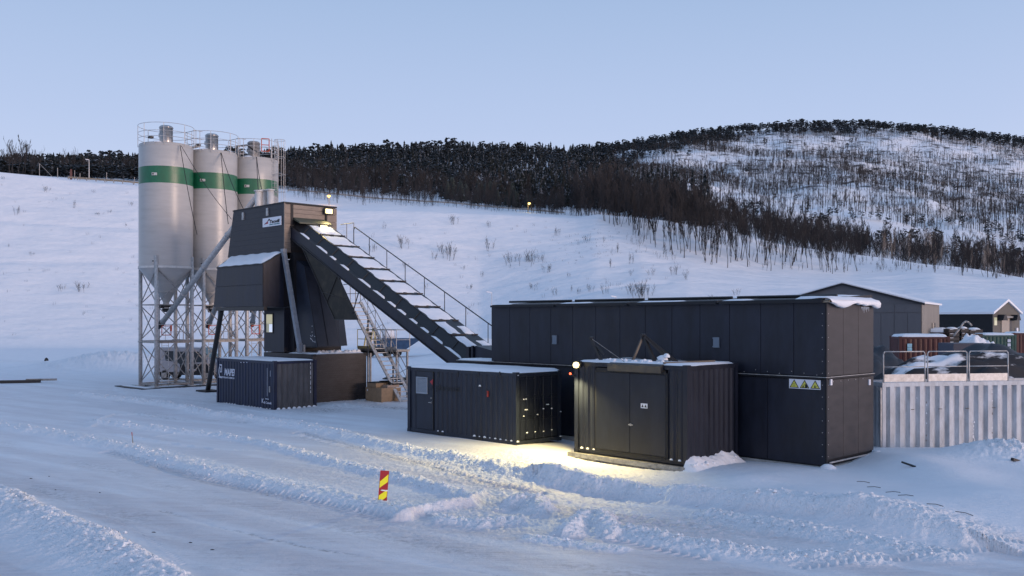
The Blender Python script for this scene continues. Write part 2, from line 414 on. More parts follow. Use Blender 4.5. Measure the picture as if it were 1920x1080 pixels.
def terrain(X, Y):
    """height of the land from 100 m outwards"""
    Yc = np.maximum(Y, 1.0); p = np.clip(CX + F*X/Yc, -900, 2600)
    fd, md, cd = foot_d(p), mid_d(p), crest_d(p); bd = cd+26; hd = cd+115; rd = ridge_d(p)
    z = np.zeros_like(Yc)
    zm, zc, zb, zh, zr = zz(mid_y(p), md), zz(crest_y(p), cd), zz(bench_y(p), bd), zz(hill1_y(p), hd), zz(ridge_y(p), rd)
    def seg(z, a, b, za, zb_, pw=1.0):
        t = np.clip((Yc-a)/(b-a), 0, 1)
        if pw != 1.0: t = t**pw
        return np.where((Yc >= a), za + (zb_-za)*t, z)
    z = seg(z, fd, md, 0*Yc, zm, 1.12)
    z = seg(z, md, cd, zm, zc)
    z = seg(z, cd, bd, zc, zb)
    z = seg(z, bd, hd, zb, zh)
    rdm = hd + (rd-hd)*.55
    zrm = zz(hill1_y(p) + (ridge_y(p)-hill1_y(p))*.62, rdm)
    z = seg(z, hd, rdm, zh, zrm)
    z = seg(z, rdm, rd, zrm, zr)
    z = seg(z, rd, rd+900, zr, zr-150)
    far = sstep(250, 400, Yc)
    nz = fbm(X, Y, .018, 4, 3)
    z = z + far*np.interp(p, [450, 1150], [.15, 1])*(nz*6*(1-sstep(.93, 1.0, Yc/rd)) + fbm(X, Y, .06, 3, 9)*2.2*(1-sstep(.93, 1.0, Yc/rd)))
    k = sstep(fd, fd+25, Yc)*(1-far)
    z = z + k*(fbm(X, Y*.5, .05, 3, 5)*.8 + fbm(X*.4, Y, .3, 3, 8)*.12)
    for off_, w_, dp in ((14, .7, .40), (27, .6, .30), (39, .7, .35)):      # old vehicle benches and animal tracks across the slope
        c_ = cd-off_+1.6*np.sin(X*.021+off_)+fbm(X, Y*0, .03, 2, int(off_))*2
        z = z - k*dp*np.exp(-((Yc-c_)/w_)**2)*(p < 1260)*np.clip(.6+fbm(X, Y, .02, 2, 33), 0, 1)
    # gully where the made-up embankment ends, and the benches on its face
    return z

# ------------------------------------------------------------------ yard and road in the foreground
def line(pts): return [gpt(x, y) for x, y in pts]
BERMS = [  # image polyline along the crest, height, width towards the camera, width away, lumpiness
    (line([(-420,840),(-200,880),(0,935),(80,978),(170,1022),(262,1074),(360,1140)]), .32, .85, .40, .12),
    (line([(-300,752),(0,800),(130,822),(250,848),(380,885),(500,912),(620,938),(700,955),(748,962)]), .15, .36, .85, .075),
    (line([(180,792),(300,806),(420,820),(500,835),(600,862),(700,888),(800,912),(880,936)]), .12, .28, .38, .10),
    (line([(150,742),(300,758),(400,778),(560,800),(650,820),(740,842),(850,862),(960,888),(1060,903)]), .18, .38, .60, .10),
    (line([(1030,900),(1180,922),(1300,940),(1450,965),(1600,990),(1720,1012),(1800,1026)]), .40, .34, 1.0, .06),
    (line([(1330,968),(1480,1000),(1640,1030),(1760,1046)]), .09, .35, .4, .09),
    (line([(1180,1000),(1260,1018),(1380,1036),(1500,1048),(1620,1052)]), .11, .35, .4, .11),
    (line([(757,974),(790,964),(840,956),(880,948),(905,932)]), .20, .17, .20, .02),
    (line([(835,978),(900,986),(965,980)]), .10, .25, .35, .07),
    (line([(965,948),(1000,944),(1020,962)]), .20, .40, .28, .08),
    (line([(1060,1002),(1095,978),(1125,975),(1148,1004)]), .21, .36, .24, .07),
    (line([(1000,1010),(1080,1022),(1160,1030)]), .05, .22, .22, .06),
    (line([(175,800),(185,785),(215,778),(260,776),(290,780)]), .05, .12, .15, .04),(line([(220,815),(300,828),(400,842),(480,846)]), .035, .10, .12, .03),(line([(290,818),(350,812),(420,806)]), .03, .08, .10, .02),
    (line([(300,748),(420,760),(520,778),(600,790)]), .03, .10, .12, .03),(line([(0,728),(60,722),(110,724)]), .05, .2, .25, .05),(line([(160,735),(215,728),(240,740)]), .06, .3, .3, .04),(line([(20,745),(120,738),(190,745)]), .03, .2, .2, .03),
    (line([(0,695),(60,690),(120,700)]), .06, .6, .6, .07),
    (line([(0,678),(120,680),(260,676),(400,678)]), .12, 1.2, 1.2, .16),
]
TRACKS = [  # tyre lines: polyline, half width, tread pitch, depth
    (line([(560,812),(700,848),(800,872),(920,905),(1010,925)]), .26, .2, .075),
    (line([(200,848),(380,900),(560,938),(720,972)]), .24, .2, .06),
    (line([(30,948),(150,985),(250,1040),(330,1100)]), .24, .18, .06),
    (line([(60,915),(160,950),(260,1000),(340,1060)]), .12, .15, .012),
    (line([(1120,1005),(1230,1030),(1330,1046)]), .16, .2, .035),
    (line([(1500,1062),(1700,1050),(1920,1030),(2100,1010)]), .14, .18, .03),
    (line([(0,756),(200,770),(420,795),(560,815)]), .2, .2, .01),
]
GRIT = [  # lines of grit and bare ice: polyline, half width, strength
    (line([(300,958),(420,992),(560,1022),(700,1045),(860,1066),(1020,1090)]), .07, 1.0),
    (line([(-50,880),(120,930),(330,1000),(520,1060),(640,1110)]), .5, .35),
    (line([(0,830),(200,880),(420,935),(640,990),(900,1040),(1200,1075)]), .4, .35),
    (line([(240,772),(330,785),(460,792),(560,790)]), .5, .6),
    (line([(590,772),(680,762),(760,766)]), 1.1, 1.0), (line([(560,820),(700,852),(820,880)]), .35, .4),
    (line([(900,930),(1050,955),(1250,985),(1420,1012)]), .8, .40),
]
MOUNDS = [  # x, y, height, radius (world), lumpiness
    (*gpt(215,690), 1.5, 6.5, .25), (*gpt(905,668), 2.3, 5.2, .1),
    (*gpt(1835,868), .30, 1.5, .05), (*gpt(1905,872), .36, 1.2, .12), (*gpt(1700,880), .22, 1.6, .0),
    (*gpt(1390,905), .20, 1.3, .0), (*gpt(1640,985), .30, 2.3, .0), (*gpt(1500,935), .16, 1.6, 0),
    (*gpt(1910,960), .25, 2.5, .0), (*gpt(1770,900), .20, 1.5, 0),
    (*gpt(640,762), .10, 1.2, .10), (*gpt(720,745), .10, 1.6, .1),
]
def polydist(X, Y, pts):
    best = np.full(X.shape, 1e9); sg = np.zeros(X.shape); along = np.zeros(X.shape); endf = np.ones(X.shape); s0 = 0
    for (ax, ay), (bx, by) in zip(pts, pts[1:]):
        dx, dy = bx-ax, by-ay; L = math.hypot(dx, dy)
        t = ((X-ax)*dx + (Y-ay)*dy)/(L*L); tc_ = np.clip(t, 0, 1)
        d = np.hypot(X-(ax+tc_*dx), Y-(ay+tc_*dy))
        m = d < best
        best = np.where(m, d, best); sg = np.where(m, np.sign((X-ax)*dy-(Y-ay)*dx), sg)
        along = np.where(m, s0+tc_*L, along); s0 += L
    return best, sg, along, s0
def yard(X, Y):
    n1 = fbm(X, Y, .35, 4, 21); n2 = fbm(X, Y, 1.9, 4, 22); n3 = fbm(X, Y, 6.5, 3, 23)
    crumb = np.abs(fbm(X, Y, 3.6, 3, 24))*1.0 + np.abs(fbm(X, Y, 9.0, 2, 25))*.7 + np.abs(fbm(X, Y, 19.0, 1, 26))*.25
    ang = R(-38); U = X*math.cos(ang)+Y*math.sin(ang); V = -X*math.sin(ang)+Y*math.cos(ang)
    streak = fbm(U*.18, V*1.6, 1, 4, 30)
    z = n1*.035 + n2*.007 + streak*.012 + n3*.003
    rough = np.zeros_like(X)
    wsum = np.zeros_like(X); bz = np.zeros_like(X); pm = np.zeros_like(X)
    for pts, h, wn_, wf, lump in BERMS:
        xs = [p[0] for p in pts]; ys = [p[1] for p in pts]
        d, sg, al, L = polydist(X + n2*.10, Y + n1*.15 + n2*.08, pts)
        # sg > 0: camera side (polyline runs left to right)
        w = np.where(sg > 0, wn_, wf)
        prof = np.exp(-(d/w)**2.2)
        hh = h*(1+.35*fbm(al, al*0, .9, 3, 40))
        bz = np.maximum(bz, prof*hh + prof**.7*lump*(crumb-.3)*.85*(1+0*hh) + 0*z); pm = np.maximum(pm, prof)
        wsum = np.maximum(wsum, np.exp(-(d/(w*1.25))**4)*(1 if lump > .05 else .35))
    z = z*(1-.6*pm) + bz
    for mx, my, h, r, lump in MOUNDS:
        d = np.hypot(X-mx, Y-my)/r
        prof = np.exp(-(d**2)*1.3)
        z = z + prof*(h + lump*(crumb-.25))
        if lump > .05: wsum = np.maximum(wsum, np.exp(-d**4))
    tr = np.zeros_like(X); grit = np.zeros_like(X)
    for pts, hw, pitch, dep in TRACKS:
        for offs in (0,):
            d, sg, al, L = polydist(X, Y, pts)
            m = np.exp(-(d/hw)**6)
            z = z + m*(-dep*.5 + dep*np.cos(2*np.pi*(al + d*.6)/pitch))
            tr = np.maximum(tr, m)
    # trampled ground in front of the lamp-lit container
    lx, ly = PL(26.5, -7.5)
    m = np.exp(-(((X-lx)/5.0)**2 + ((Y-ly)/4.0)**2)); z = z + m*.09*(crumb-.3); rough = np.maximum(rough, m*2.5)
    lx, ly = gpt(1000, 950); m = np.exp(-(((X-lx)/3.5)**2 + ((Y-ly)/2.4)**2)); z = z + m*.05*(crumb-.3); rough = np.maximum(rough, m*2)
    lx, ly = gpt(1250, 985); m = np.exp(-(((X-lx)/4.5)**2 + ((Y-ly)/1.3)**2)); z = z + m*.05*(crumb-.3); rough = np.maximum(rough, m*2)
    # churned snow between plant and silos
    m = np.exp(-((Y-54)/10)**2)*sstep(-30, -20, X)*(1-sstep(0, 5, X)); z = z + m*.04*(crumb-.3)
    z = z - .19*sstep(.3, 2.8, X)*sstep(21, 25, Y)*(1-sstep(40, 44, Y))*(1-sstep(10.2, 12.2, X))
    # deep undisturbed snow on the right, falling to the track
    q = sstep(0, 1, (Y - (25.9 - (X-1.5)*.95))/.9) * sstep(2.6, 6.0, X) * sstep(60, 40, Y)
    smooth = .05*np.sin(X*.9+Y*.5)*q
    z = z + q*.17*sstep(31, 26, Y-(X-5)*.5) + smooth - n2*.006*q
    worn = np.clip(1-wsum*1.1, 0, 1)*(1-q)*np.clip(.75+streak*1.1, 0, 1)
    # the packed road itself: darker
    worn = worn * (.6 + .4*sstep(34, 24, Y))*sstep(90, 60, Y)
    for pts, hw, k in GRIT:
        d, sg, al, L = polydist(X + n2*.12, Y + n1*.3, pts)
        m = np.exp(-(d/hw)**2); grit = np.maximum(grit, m*k); z = z - m*.012
    grit = grit*np.clip(.5+1.4*fbm(U*.5, V*.9, 1, 3, 44), 0, 1)
    crumbled = np.clip(wsum*1.1 + .25*rough, 0, 1)
    return z, worn, crumbled, np.clip(grit, 0, 1)

# grid in rays from the viewpoint: finer near by, coarser far away
cols, rows = 940, 690
uu = np.linspace(-.66, .66, cols)
yy = np.concatenate([np.linspace(1165, 760, 510), np.linspace(759, 652, 180)])
dd = CZ*F/(yy-HY)
Ug, Dg = np.meshgrid(uu, dd); Xg = Ug*Dg; Yg = Dg
Zg, Wg, Kg, Gg = yard(Xg, Yg)
fade = 1-sstep(110, 148, Dg)
Zg = Zg*fade + terrain(Xg, Yg)*(Dg > 95)
def gridfaces(r, c):
    i = np.arange(r*c).reshape(r, c)
    return np.stack([i[:-1,:-1].ravel(), i[:-1,1:].ravel(), i[1:,1:].ravel(), i[1:,:-1].ravel()], 1)
go = npmesh('snow_ground', np.stack([Xg, Yg, Zg], -1).reshape(-1, 3), gridfaces(rows, cols), snow_near, smooth=True)
a = go.data.attributes.new('worn', 'FLOAT', 'POINT'); a.data.foreach_set('value', Wg.ravel().astype(np.float32))
a = go.data.attributes.new('grit', 'FLOAT', 'POINT'); a.data.foreach_set('value', Gg.ravel().astype(np.float32))
a = go.data.attributes.new('crumbled', 'FLOAT', 'POINT'); a.data.foreach_set('value', Kg.ravel().astype(np.float32))
tag(go, kind='structure')
dlast = dd[-1]
d2 = np.concatenate([np.linspace(dlast-2, 230, 150), np.geomspace(232, 1100, 150), np.linspace(1150, 3000, 12)])
u2 = np.linspace(-.85, .85, 430)
Ug, Dg = np.meshgrid(u2, d2); Xh = Ug*Dg; Yh = Dg; Zh = terrain(Xh, Yh)
Zh[0] -= .25
ho = npmesh('hillside', np.stack([Xh, Yh, Zh], -1).reshape(-1, 3), gridfaces(len(d2), len(u2)), snow_far, smooth=True)
tag(ho, kind='structure')
m = MB(); m.quad((-400,-300,-.55),(400,-300,-.55),(400,160,-.55),(-400,160,-.55))
tag(m.build('snow_field', snow), kind='structure')
def gz(X, Y):
    X = np.atleast_1d(np.asarray(X, float)); Y = np.atleast_1d(np.asarray(Y, float))
    z = terrain(X, Y)*(Y > 95)
    zy = yard(X, Y)[0]; return z + zy*(1-sstep(110, 148, Y))
def gz1(x, y): return float(gz(x, y)[0])

# ------------------------------------------------------------------ shared builders
def snowcap(name, parent, x0, x1, y0, y1, z, h, seed=0, res=.16, edge=.18, material=None):
    """a lying sheet of snow with soft rounded margins"""
    nx = max(4, int((x1-x0)/res)); ny = max(4, int((y1-y0)/res))
    xs = np.linspace(x0, x1, nx); ys = np.linspace(y0, y1, ny); Xc, Yc = np.meshgrid(xs, ys)
    e = np.minimum(np.minimum(Xc-x0, x1-Xc), np.minimum(Yc-y0, y1-Yc))
    k = np.sqrt(np.clip(e/edge, 0, 1))
    Z = z + k*h*(1+.35*fbm(Xc, Yc, .8, 3, seed+60)) - (1-k)*.012
    jx = fbm(Xc, Yc, 2.2, 2, seed+5)*.04; jy = fbm(Xc, Yc, 2.2, 2, seed+6)*.04
    off = OFF.get(parent.name, (0,0,0)) if parent else (0,0,0)
    V = np.stack([Xc+jx*(k < .6)-off[0], Yc+jy*(k < .6)-off[1], Z-off[2]], -1).reshape(-1, 3)
    return npmesh(name, V, gridfaces(ny, nx), material or snow, parent, True)
def blob(mb, c, rx, ry, rz_, seed=0):
    n = len(mb.v); rnd = random.Random(seed)
    for a_, zf, rf in ((0,-.3,.9),(1,.35,.85),(2,.85,.45)):
        for i in range(7):
            t = 2*math.pi*i/7; q = rf*(1+rnd.uniform(-.18,.18))
            mb.v.append((c[0]+rx*q*math.cos(t), c[1]+ry*q*math.sin(t), c[2]+rz_*zf))
    mb.v.append((c[0], c[1], c[2]+rz_))
    for k in range(2):
        for i in range(7):
            j = (i+1) % 7; mb.f.append((n+k*7+i, n+k*7+j, n+k*7+7+j, n+k*7+7+i))
    for i in range(7): mb.f.append((n+14+i, n+14+(i+1) % 7, n+21))
def text(name, body, size, material, parent, origin, xdir, up, bold=0.0, shear=0.0, width=None):
    cu = bpy.data.curves.new(name, 'FONT'); cu.body = body; cu.size = size; cu.extrude = .004; cu.offset = bold; cu.shear = shear
    cu.resolution_u = 3
    tmp = link(bpy.data.objects.new('tmp_text', cu)); dg = bpy.context.evaluated_depsgraph_get()
    me = bpy.data.meshes.new_from_object(tmp.evaluated_get(dg)); bpy.data.objects.remove(tmp)
    me.name = name; me.materials.clear(); me.materials.append(material)
    xd = Vector(xdir).normalized(); u_ = Vector(up).normalized(); nz_ = xd.cross(u_)
    if width:
        w = max(v.co.x for v in me.vertices) or 1; sx = width/w
    else: sx = 1
    off = OFF.get(parent.name, (0,0,0)); o3 = Vector(origin) - Vector(off)
    for v in me.vertices: v.co = o3 + xd*(v.co.x*sx) + u_*v.co.y + nz_*v.co.z
    o = link(bpy.data.objects.new(name, me)); o.parent = parent; return o

def iso_container(label, ox, oy, L, Wd, H, z0, mw, me_, cap=.07, pitch=.28, doors=False, front=True, plant=True, loc=None, rz=0, name='shipping_container', cat='container', skipfront=None, group=None, capmargin=.05):
    """L along x, W along y; x max end and y min side face the viewer"""
    if plant: t = pthing(name, label, cat, ox, oy, z0, group); x0, y0, zb = ox, oy, z0
    else: t = thing(name, label, cat, loc, rz, group); x0 = y0 = zb = 0
    x1, y1, zt = x0+L, y0+Wd, zb+H; p = .16
    f = MB()
    for x in (x0, x1-p):
        for y in (y0, y1-p): f.box(x, y, zb, x+p, y+p, zt)
    for z in (zb+.02, zt-.15):
        for y in (y0+.012, y1-.112): f.box(x0+p, y, z, x1-p, y+.10, z+.13)
        for x in (x0+.012, x1-.112): f.box(x, y0+p, z, x+.10, y1-p, z+.13)
    f.build('frame', mw, t)
    zi, zj = zb+.15, zt-.15
    w = MB()
    if skipfront:
        a_, b_ = skipfront
        if a_ > x0+p+.1: w.corr((x0+p, y0+.045), (a_, y0+.045), zi, zj, (0,-1), pitch); w.build('side_wall', mw, t); w = MB()
        w.corr((b_, y0+.045), (x1-p, y0+.045), zi, zj, (0,-1), pitch)
    else: w.corr((x0+p, y0+.045), (x1-p, y0+.045), zi, zj, (0,-1), pitch)
    w.build('side_wall', mw, t)
    w = MB(); w.corr((x0+p, y1-.045), (x1-p, y1-.045), zi, zj, (0,1), pitch); w.build('side_wall', mw, t)
    w = MB(); w.corr((x0+.045, y0+p), (x0+.045, y1-p), zi, zj, (-1,0), pitch); w.build('end_wall', mw, t)
    if not doors:
        w = MB(); w.corr((x1-.055, y0+p), (x1-.055, y1-p), zi, zj, (1,0), pitch, .055); w.build('end_wall', me_, t)
    w = MB(); w.box(x0+.05, y0+.05, zt-.06, x1-.05, y1-.05, zt-.015); w.build('roof', mw, t)
    w = MB(); w.box(x0+.08, y0+.08, zb+.03, x1-.08, y1-.08, zb+.12); w.build('floor', black, t)
    for x in (x0-.01, x1-.17):
        for y in (y0-.01, y1-.17):
            for z in (zb-.01, zt-.11):
                c = MB(); c.box(x, y, z, x+.18, y+.18, z+.12); c.build('corner_casting', mw, t)
    if cap: snowcap('snow_cap', t, x0+capmargin, x1-capmargin, y0+capmargin, y1-capmargin, zt-.012, cap, seed=int(abs(ox*7+oy)))
    return t
def ledge_snow(t, x0, x1, y, z, pitch, axis='x', seed=1, size=.05, prob=.9):
    m = MB(); rnd = random.Random(seed); p = x0
    while p < x1:
        if rnd.random() < prob:
            s_ = size*rnd.uniform(.7, 1.3); c = (p, y, z) if axis == 'x' else (y, p, z)
            blob(m, c, s_*1.3 if axis == 'x' else s_*.6, s_*.6 if axis == 'x' else s_*1.3, s_*.8, rnd.randint(0, 999))
        p += pitch
    o = m.build('ledge_snow', snow, t, True); o['kind'] = 'stuff'; return o

def clods():
    """loose broken lumps along the ploughed ridges: far too many to count"""
    r_ = np.random.default_rng(77); P_, S_ = [], []
    for pts, h, wn_, wf, lump in BERMS:
        if lump < .05: continue
        pts = np.array(pts); seg = np.hypot(*(pts[1:]-pts[:-1]).T); n = int(seg.sum()*(30 if lump > .1 else 18))
        ok = pts[:-1, 1] < 60
        if not ok.any(): continue
        i = r_.choice(len(seg), n, p=seg/seg.sum()); t = r_.random(n); q = pts[i]+(pts[i+1]-pts[i])*t[:, None]; dr = (pts[i+1]-pts[i])/seg[i][:, None]
        nrm = np.stack([dr[:, 1], -dr[:, 0]], 1); lat = r_.normal(0, .48, n)*np.where(r_.random(n) < .5, wn_, wf); q = q+nrm*lat[:, None]
        P_.append(q); S_.append(.010+.042*r_.random(n)**3.5)
    q = np.concatenate(P_); s = np.concatenate(S_)
    m = (q[:, 1] > 14) & (q[:, 1] < 70); q, s = q[m], s[m]; z = gz(q[:, 0], q[:, 1])
    V = np.array([(1,0,0),(-.9,.1,0),(0,1,.1),(.1,-1,0),(0,.1,.85),(.1,0,-.6)], float); Fq = np.array([(0,2,4),(2,1,4),(1,3,4),(3,0,4),(2,0,5),(1,2,5),(3,1,5),(0,3,5)])
    n = len(q); rot = r_.uniform(0, 6.28, n); c, sn = np.cos(rot), np.sin(rot); W_ = V[None]*(1+.35*r_.standard_normal((n, 6, 1)))*s[:, None, None]
    X = W_[..., 0]*c[:, None]-W_[..., 1]*sn[:, None]+q[:, 0][:, None]; Y = W_[..., 0]*sn[:, None]+W_[..., 1]*c[:, None]+q[:, 1][:, None]; Z = W_[..., 2]+(z+s*.3)[:, None]
    o = npmesh('snow_clods', np.stack([X, Y, Z], -1).reshape(-1, 3), (Fq[None]+(np.arange(n)*6)[:, None, None]).reshape(-1, 3), snow)
    tag(o, 'loose broken snow lumps scattered along the ploughed ridges', 'snow clods', kind='stuff')
clods()
def bank(name, t, x0, x1, y0, y1, z, h, seed, along='y', col=3):
    """snow piled against a wall that stands at x0 (along='y') and thinning out towards x1"""
    nx, ny = 16, max(12, int(abs(y1-y0)/.05)); a = np.linspace(0, 1, nx); b_ = np.linspace(0, 1, ny); A, B = np.meshgrid(a, b_)
    Xc = x0+(x1-x0)*A; Yc = y0+(y1-y0)*B; e = np.clip(np.minimum(B, 1-B)/.08, 0, 1)**.5
    Z = z + h*np.clip(1-A**1.3, 0, 1)*e*(1+.30*fbm(Yc*0+A*.7, Yc*3.2, 1, 3, seed)+.12*fbm(Xc, Yc, 9, 2, seed+3)) - .1*(A > .97)
    off = OFF.get(t.name, (0,0,0)); return npmesh(name, np.stack([Xc-off[0], Yc-off[1], Z-off[2]], -1).reshape(-1, 3), gridfaces(ny, nx), snow, t, True)
# ================================================================== the long two-storey aggregate house
BX0, BX1, BY0, BY1 = 17.67, 32.47, -.66, 2.52
b = pthing('aggregate_building', 'long two-storey charcoal clad building on a grey plinth with three warning triangles', 'building', 32.4, -.6, 0)
m = MB(); m.box(BX0+.06, BY0+.06, 2.66, BX1-.06, BY1-.06, 4.96); m.box(15.55, BY0+.06, .0, BX1-.06, BY1-.06, 2.64); m.build('core', dark2, b)
def clad(parent, kind, a0, a1, fixed, z0, z1, material, sgn):
    g = .008
    m = MB(); w = .035
    if kind == 'y': m.box(a0+g, fixed, z0, a1-g, fixed+w, z1)
    else: m.box(fixed-w, a0+g, z0, fixed, a1-g, z1)
    return m.build('cladding_panel', material, parent, bevel=.004)
ed = [BX1-.02, BX1-1.06]
while ed[-1] > BX0+.6: ed.append(ed[-1]-1.15)
ed[-1] = BX0
for a_, c_ in zip(ed[1:], ed): clad(b, 'y', a_, c_, BY0, 2.74, 4.97, dark, 1)
ed2 = [BX1-.02, BX1-1.98]
while ed2[-1] > 15.6: ed2.append(ed2[-1]-2.3)
ed2[-1] = 15.52
for a_, c_ in zip(ed2[1:], ed2): clad(b, 'y', a_, c_, BY0+.004, .04, 2.62, dark, 1)
for z0, z1 in ((2.74, 4.97), (.22, 2.62)):
    for a_, c_ in ((BY0+.01, .42), (.42, 1.44), (1.44, BY1)): clad(b, 'x', a_, c_, BX1+.02, z0, z1, brown, 1)
m = MB(); m.box(BX0, BY1-.03, 2.7, BX1-.03, BY1, 4.96); m.box(15.5, BY1-.03, 0, BX1-.03, BY1, 2.6); m.build('back_wall', dark, b)
m = MB(); m.box(15.5, BY0-.05, 2.645, BX1+.05, BY0+.03, 2.70); m.box(BX1-.02, BY0+.03, 2.645, BX1+.05, BY1+.02, 2.70); m.build('floor_rail', dark2, b)
m = MB(); m.box(15.5, BY0-.07, 2.702, BX1+.055, BY0-.005, 2.716); m.box(BX1, BY0-.005, 2.702, BX1+.06, BY1+.02, 2.716); m.build('drip_edge', galv, b)
m = MB(); m.box(15.4, BY0-.02, 2.60, BX0, BY1, 2.72); m.build('lower_roof', dark2, b)
snowcap('lower_roof_snow', b, 15.45, BX0-.02, BY0+.02, 1.2, 2.72, .06, 3)
m = MB(); m.box(BX1+.03, BY0+.15, .10, BX1+.06, BY1-.1, .14); m.build('kick_strip', galv, b)
m = MB(); m.box(15.4, BY0-.03, -.35, BX1+.05, BY0+.25, .0); m.box(BX1-.22, BY0+.25, -.35, BX1+.05, BY1+.05, .0); m.build('plinth', concrete, b)
for x in (BX1-.01,):
    m = MB(); m.box(x, BY0-.02, .02, x+.045, BY0+.035, 4.97); m.build('corner_trim', dark2, b)
# roof lids: four tilted leaves with a front lip, gaps between them
sp = [onY(x, 573, BY0)[0] for x in (923, 1046, 1183, 1350, 1549)]
for i, (a_, c_) in enumerate(zip(sp, sp[1:])):
    m = MB(); dz = .02*i
    m.hexa([(a_+.06, BY0-.13, 4.99), (c_-.04, BY0-.13, 4.99), (c_-.04, BY1+.1, 4.99), (a_+.06, BY1+.1, 4.99),
            (a_+.10, BY0-.10, 5.06), (c_-.06, BY0-.10, 5.06+dz*.4), (c_-.06, BY1+.05, 5.26), (a_+.18, BY1+.05, 5.26)])
    m.box(a_+.08, BY0-.19, 4.96, c_-.05, BY0-.13, 5.04)
    m.build('roof_lid', dark2, b)
    m = MB(); m.tube((a_+.1, BY0+.9, 5.20), (c_-.1, BY0+.9, 5.20), .045, n=8); m.build('roll_tube', black, b)
    snowcap('lid_snow', b, a_+(.1 if i != 2 else .3), a_+(.9, 1.5, 2.2, 1.1)[i], BY0-.05, BY0+.6, 5.08, .04, 10+i)
    snowcap('lid_snow', b, a_+.3, c_-.2, BY0+1.6, BY1, 5.20, .05, 20+i)
m = MB(); m.box(BX1-.15, BY0-.1, 4.97, BX1+.16, BY1+.05, 5.03); m.build('eave', timber, b)
# snow hanging over the end eave
ny_ = 70; V = []; yv = np.linspace(BY0-.06, BY1+.08, ny_)
dr = .04+.17*np.clip(fbm(yv, yv*0, 1.1, 3, 91)*1.3+.42, 0, 1)*sstep(BY0-.1, BY0+.5, yv); th = 1+.4*fbm(yv, yv*0, 2.3, 2, 95)
for y, d_, t_ in zip(yv, dr, th):
    for px, pz in ((-.5, .08), (-.2, .11*t_), (.06, .11*t_), (.17, .07), (.20+.04*t_, -.02), (.18+.04*t_, -d_*.8), (.13, -d_), (.08, -d_*.75), (.06, .0)): V.append((BX1+px-OFF[b.name][0], y-OFF[b.name][1], 5.0+pz-OFF[b.name][2]))
npmesh('overhanging_snow', V, gridfaces(ny_, 9), snow, b, True)
snowcap('end_roof_snow', b, BX1-1.1, BX1+.2, BY0, BY1, 5.06, .10, 5)
m = MB()
for i in range(7): m.tube((BX1+.2, 1.3+i*.08, 4.85), (BX1+.2, 1.3+i*.08, 4.85-.08-.14*((i*37) % 5)/5), .012, .002, n=5)
m.build('icicles', mat('ice', (.7,.75,.8), .1), b)
# brackets and corner plates
for xi, yi in ((1041, 637), (1344, 642)):
    x, y, z = onY(xi, yi, BY0); m = MB(); m.box(x-.11, BY0-.05, z-.17, x+.11, BY0-.001, z+.17)
    m.box(x-.15, BY0-.03, z+.12, x-.11, BY0-.001, z+.16); m.box(x-.15, BY0-.03, z-.16, x-.11, BY0-.001, z-.12); m.build('bracket_plate', mat('grey_plate', (.13,.17,.22), .5), b)
for xi in (1557, 1629):
    x, y, z = onX(xi, 716, BX1+.02); m = MB(); m.box(BX1+.02, y-.05, z-.1, BX1+.06, y+.05, z+.08); m.build('lifting_plate', sign_w, b)
m = MB(); rnd = random.Random(9)
for z in [.3+.36*i for i in range(13)]:
    m.box(BX1-.12, BY0-.012, z, BX1-.10, BY0, z+.02); m.box(BX1+.02, BY0+.1, z, BX1+.03, BY0+.12, z+.02)
for i in range(9): m.box(BX1-.3-i*.42, BY0-.012, 2.76+.04*(i % 3), BX1-.28-i*.42, BY0, 2.78+.04*(i % 3))
for i in range(5): m.box(BX1+.02, BY0+.4+i*.5, 2.55, BX1+.03, BY0+.42+i*.5, 2.58)
o = m.build('screw_heads', galv, b); o['kind'] = 'stuff'
m = MB(); blob(m, (BX1+.1, BY0-.05, -.02), .28, .2, .14, 3); blob(m, (BX1+.15, BY1+.0, .0), .25, .25, .22, 4); m.build('corner_snow', snow, b, True)['kind'] = 'stuff'
# warning sign with three triangles
s_ = pthing('warning_sign', 'white strip sign with three black-edged yellow warning triangles on the dark wall', 'sign', 31.2, BY0-.02, 2.3)
x0, _, zt = onY(1480, 710, BY0); x1, _, zb = onY(1539, 731, BY0)
ys = BY0-.014; H_ = zt-zb; Wg_ = (x1-x0)/3
m = MB(); m.box(x0, ys, zb, x1, BY0-.002, zt); m.build('plate', sign_w, s_)
for i in range(3):
    cx = x0+Wg_*(i+.5); hw = Wg_*.46; zl, zh_ = zb+H_*.08, zt-H_*.04
    def tri(k, yy_, mm, nm):
        m = MB(); c = ((zl*2+zh_)/3); P_ = [(cx-hw, zl), (cx+hw, zl), (cx, zh_)]
        P_ = [(cx+(px-cx)*k, c+(pz-c)*k) for px, pz in P_]; m.prism(P_, 'y', yy_, yy_+.004); return m.build(nm, mm, s_)
    tri(1, ys-.005, sign_k, 'triangle_border'); tri(.74, ys-.010, sign_y, 'triangle_field')
    m = MB(); yq = ys-.015; zc = zl+H_*.30
    if i == 0:
        for k in range(8):
            t = k*math.pi/4; m.bar((cx+.028*math.cos(t), yq, zc+.028*math.sin(t)), (cx+.052*math.cos(t), yq, zc+.052*math.sin(t)), .018, .004)
    elif i == 1:
        m.box(cx-.07, yq, zc-.06, cx-.02, yq+.004, zc-.02); m.bar((cx-.05, yq, zc-.01), (cx+.05, yq, zc+.05), .03, .004); m.box(cx+.02, yq, zc-.07, cx+.10, yq+.004, zc+.03)
    else:
        m.box(cx-.02, yq, zc-.08, cx+.01, yq+.004, zc); m.bar((cx, yq, zc-.05), (cx+.06, yq, zc-.01), .025, .004); m.bar((cx-.03, yq, zc), (cx+.02, yq, zc+.02), .015, .004)
    m.build('pictogram', sign_k, s_)

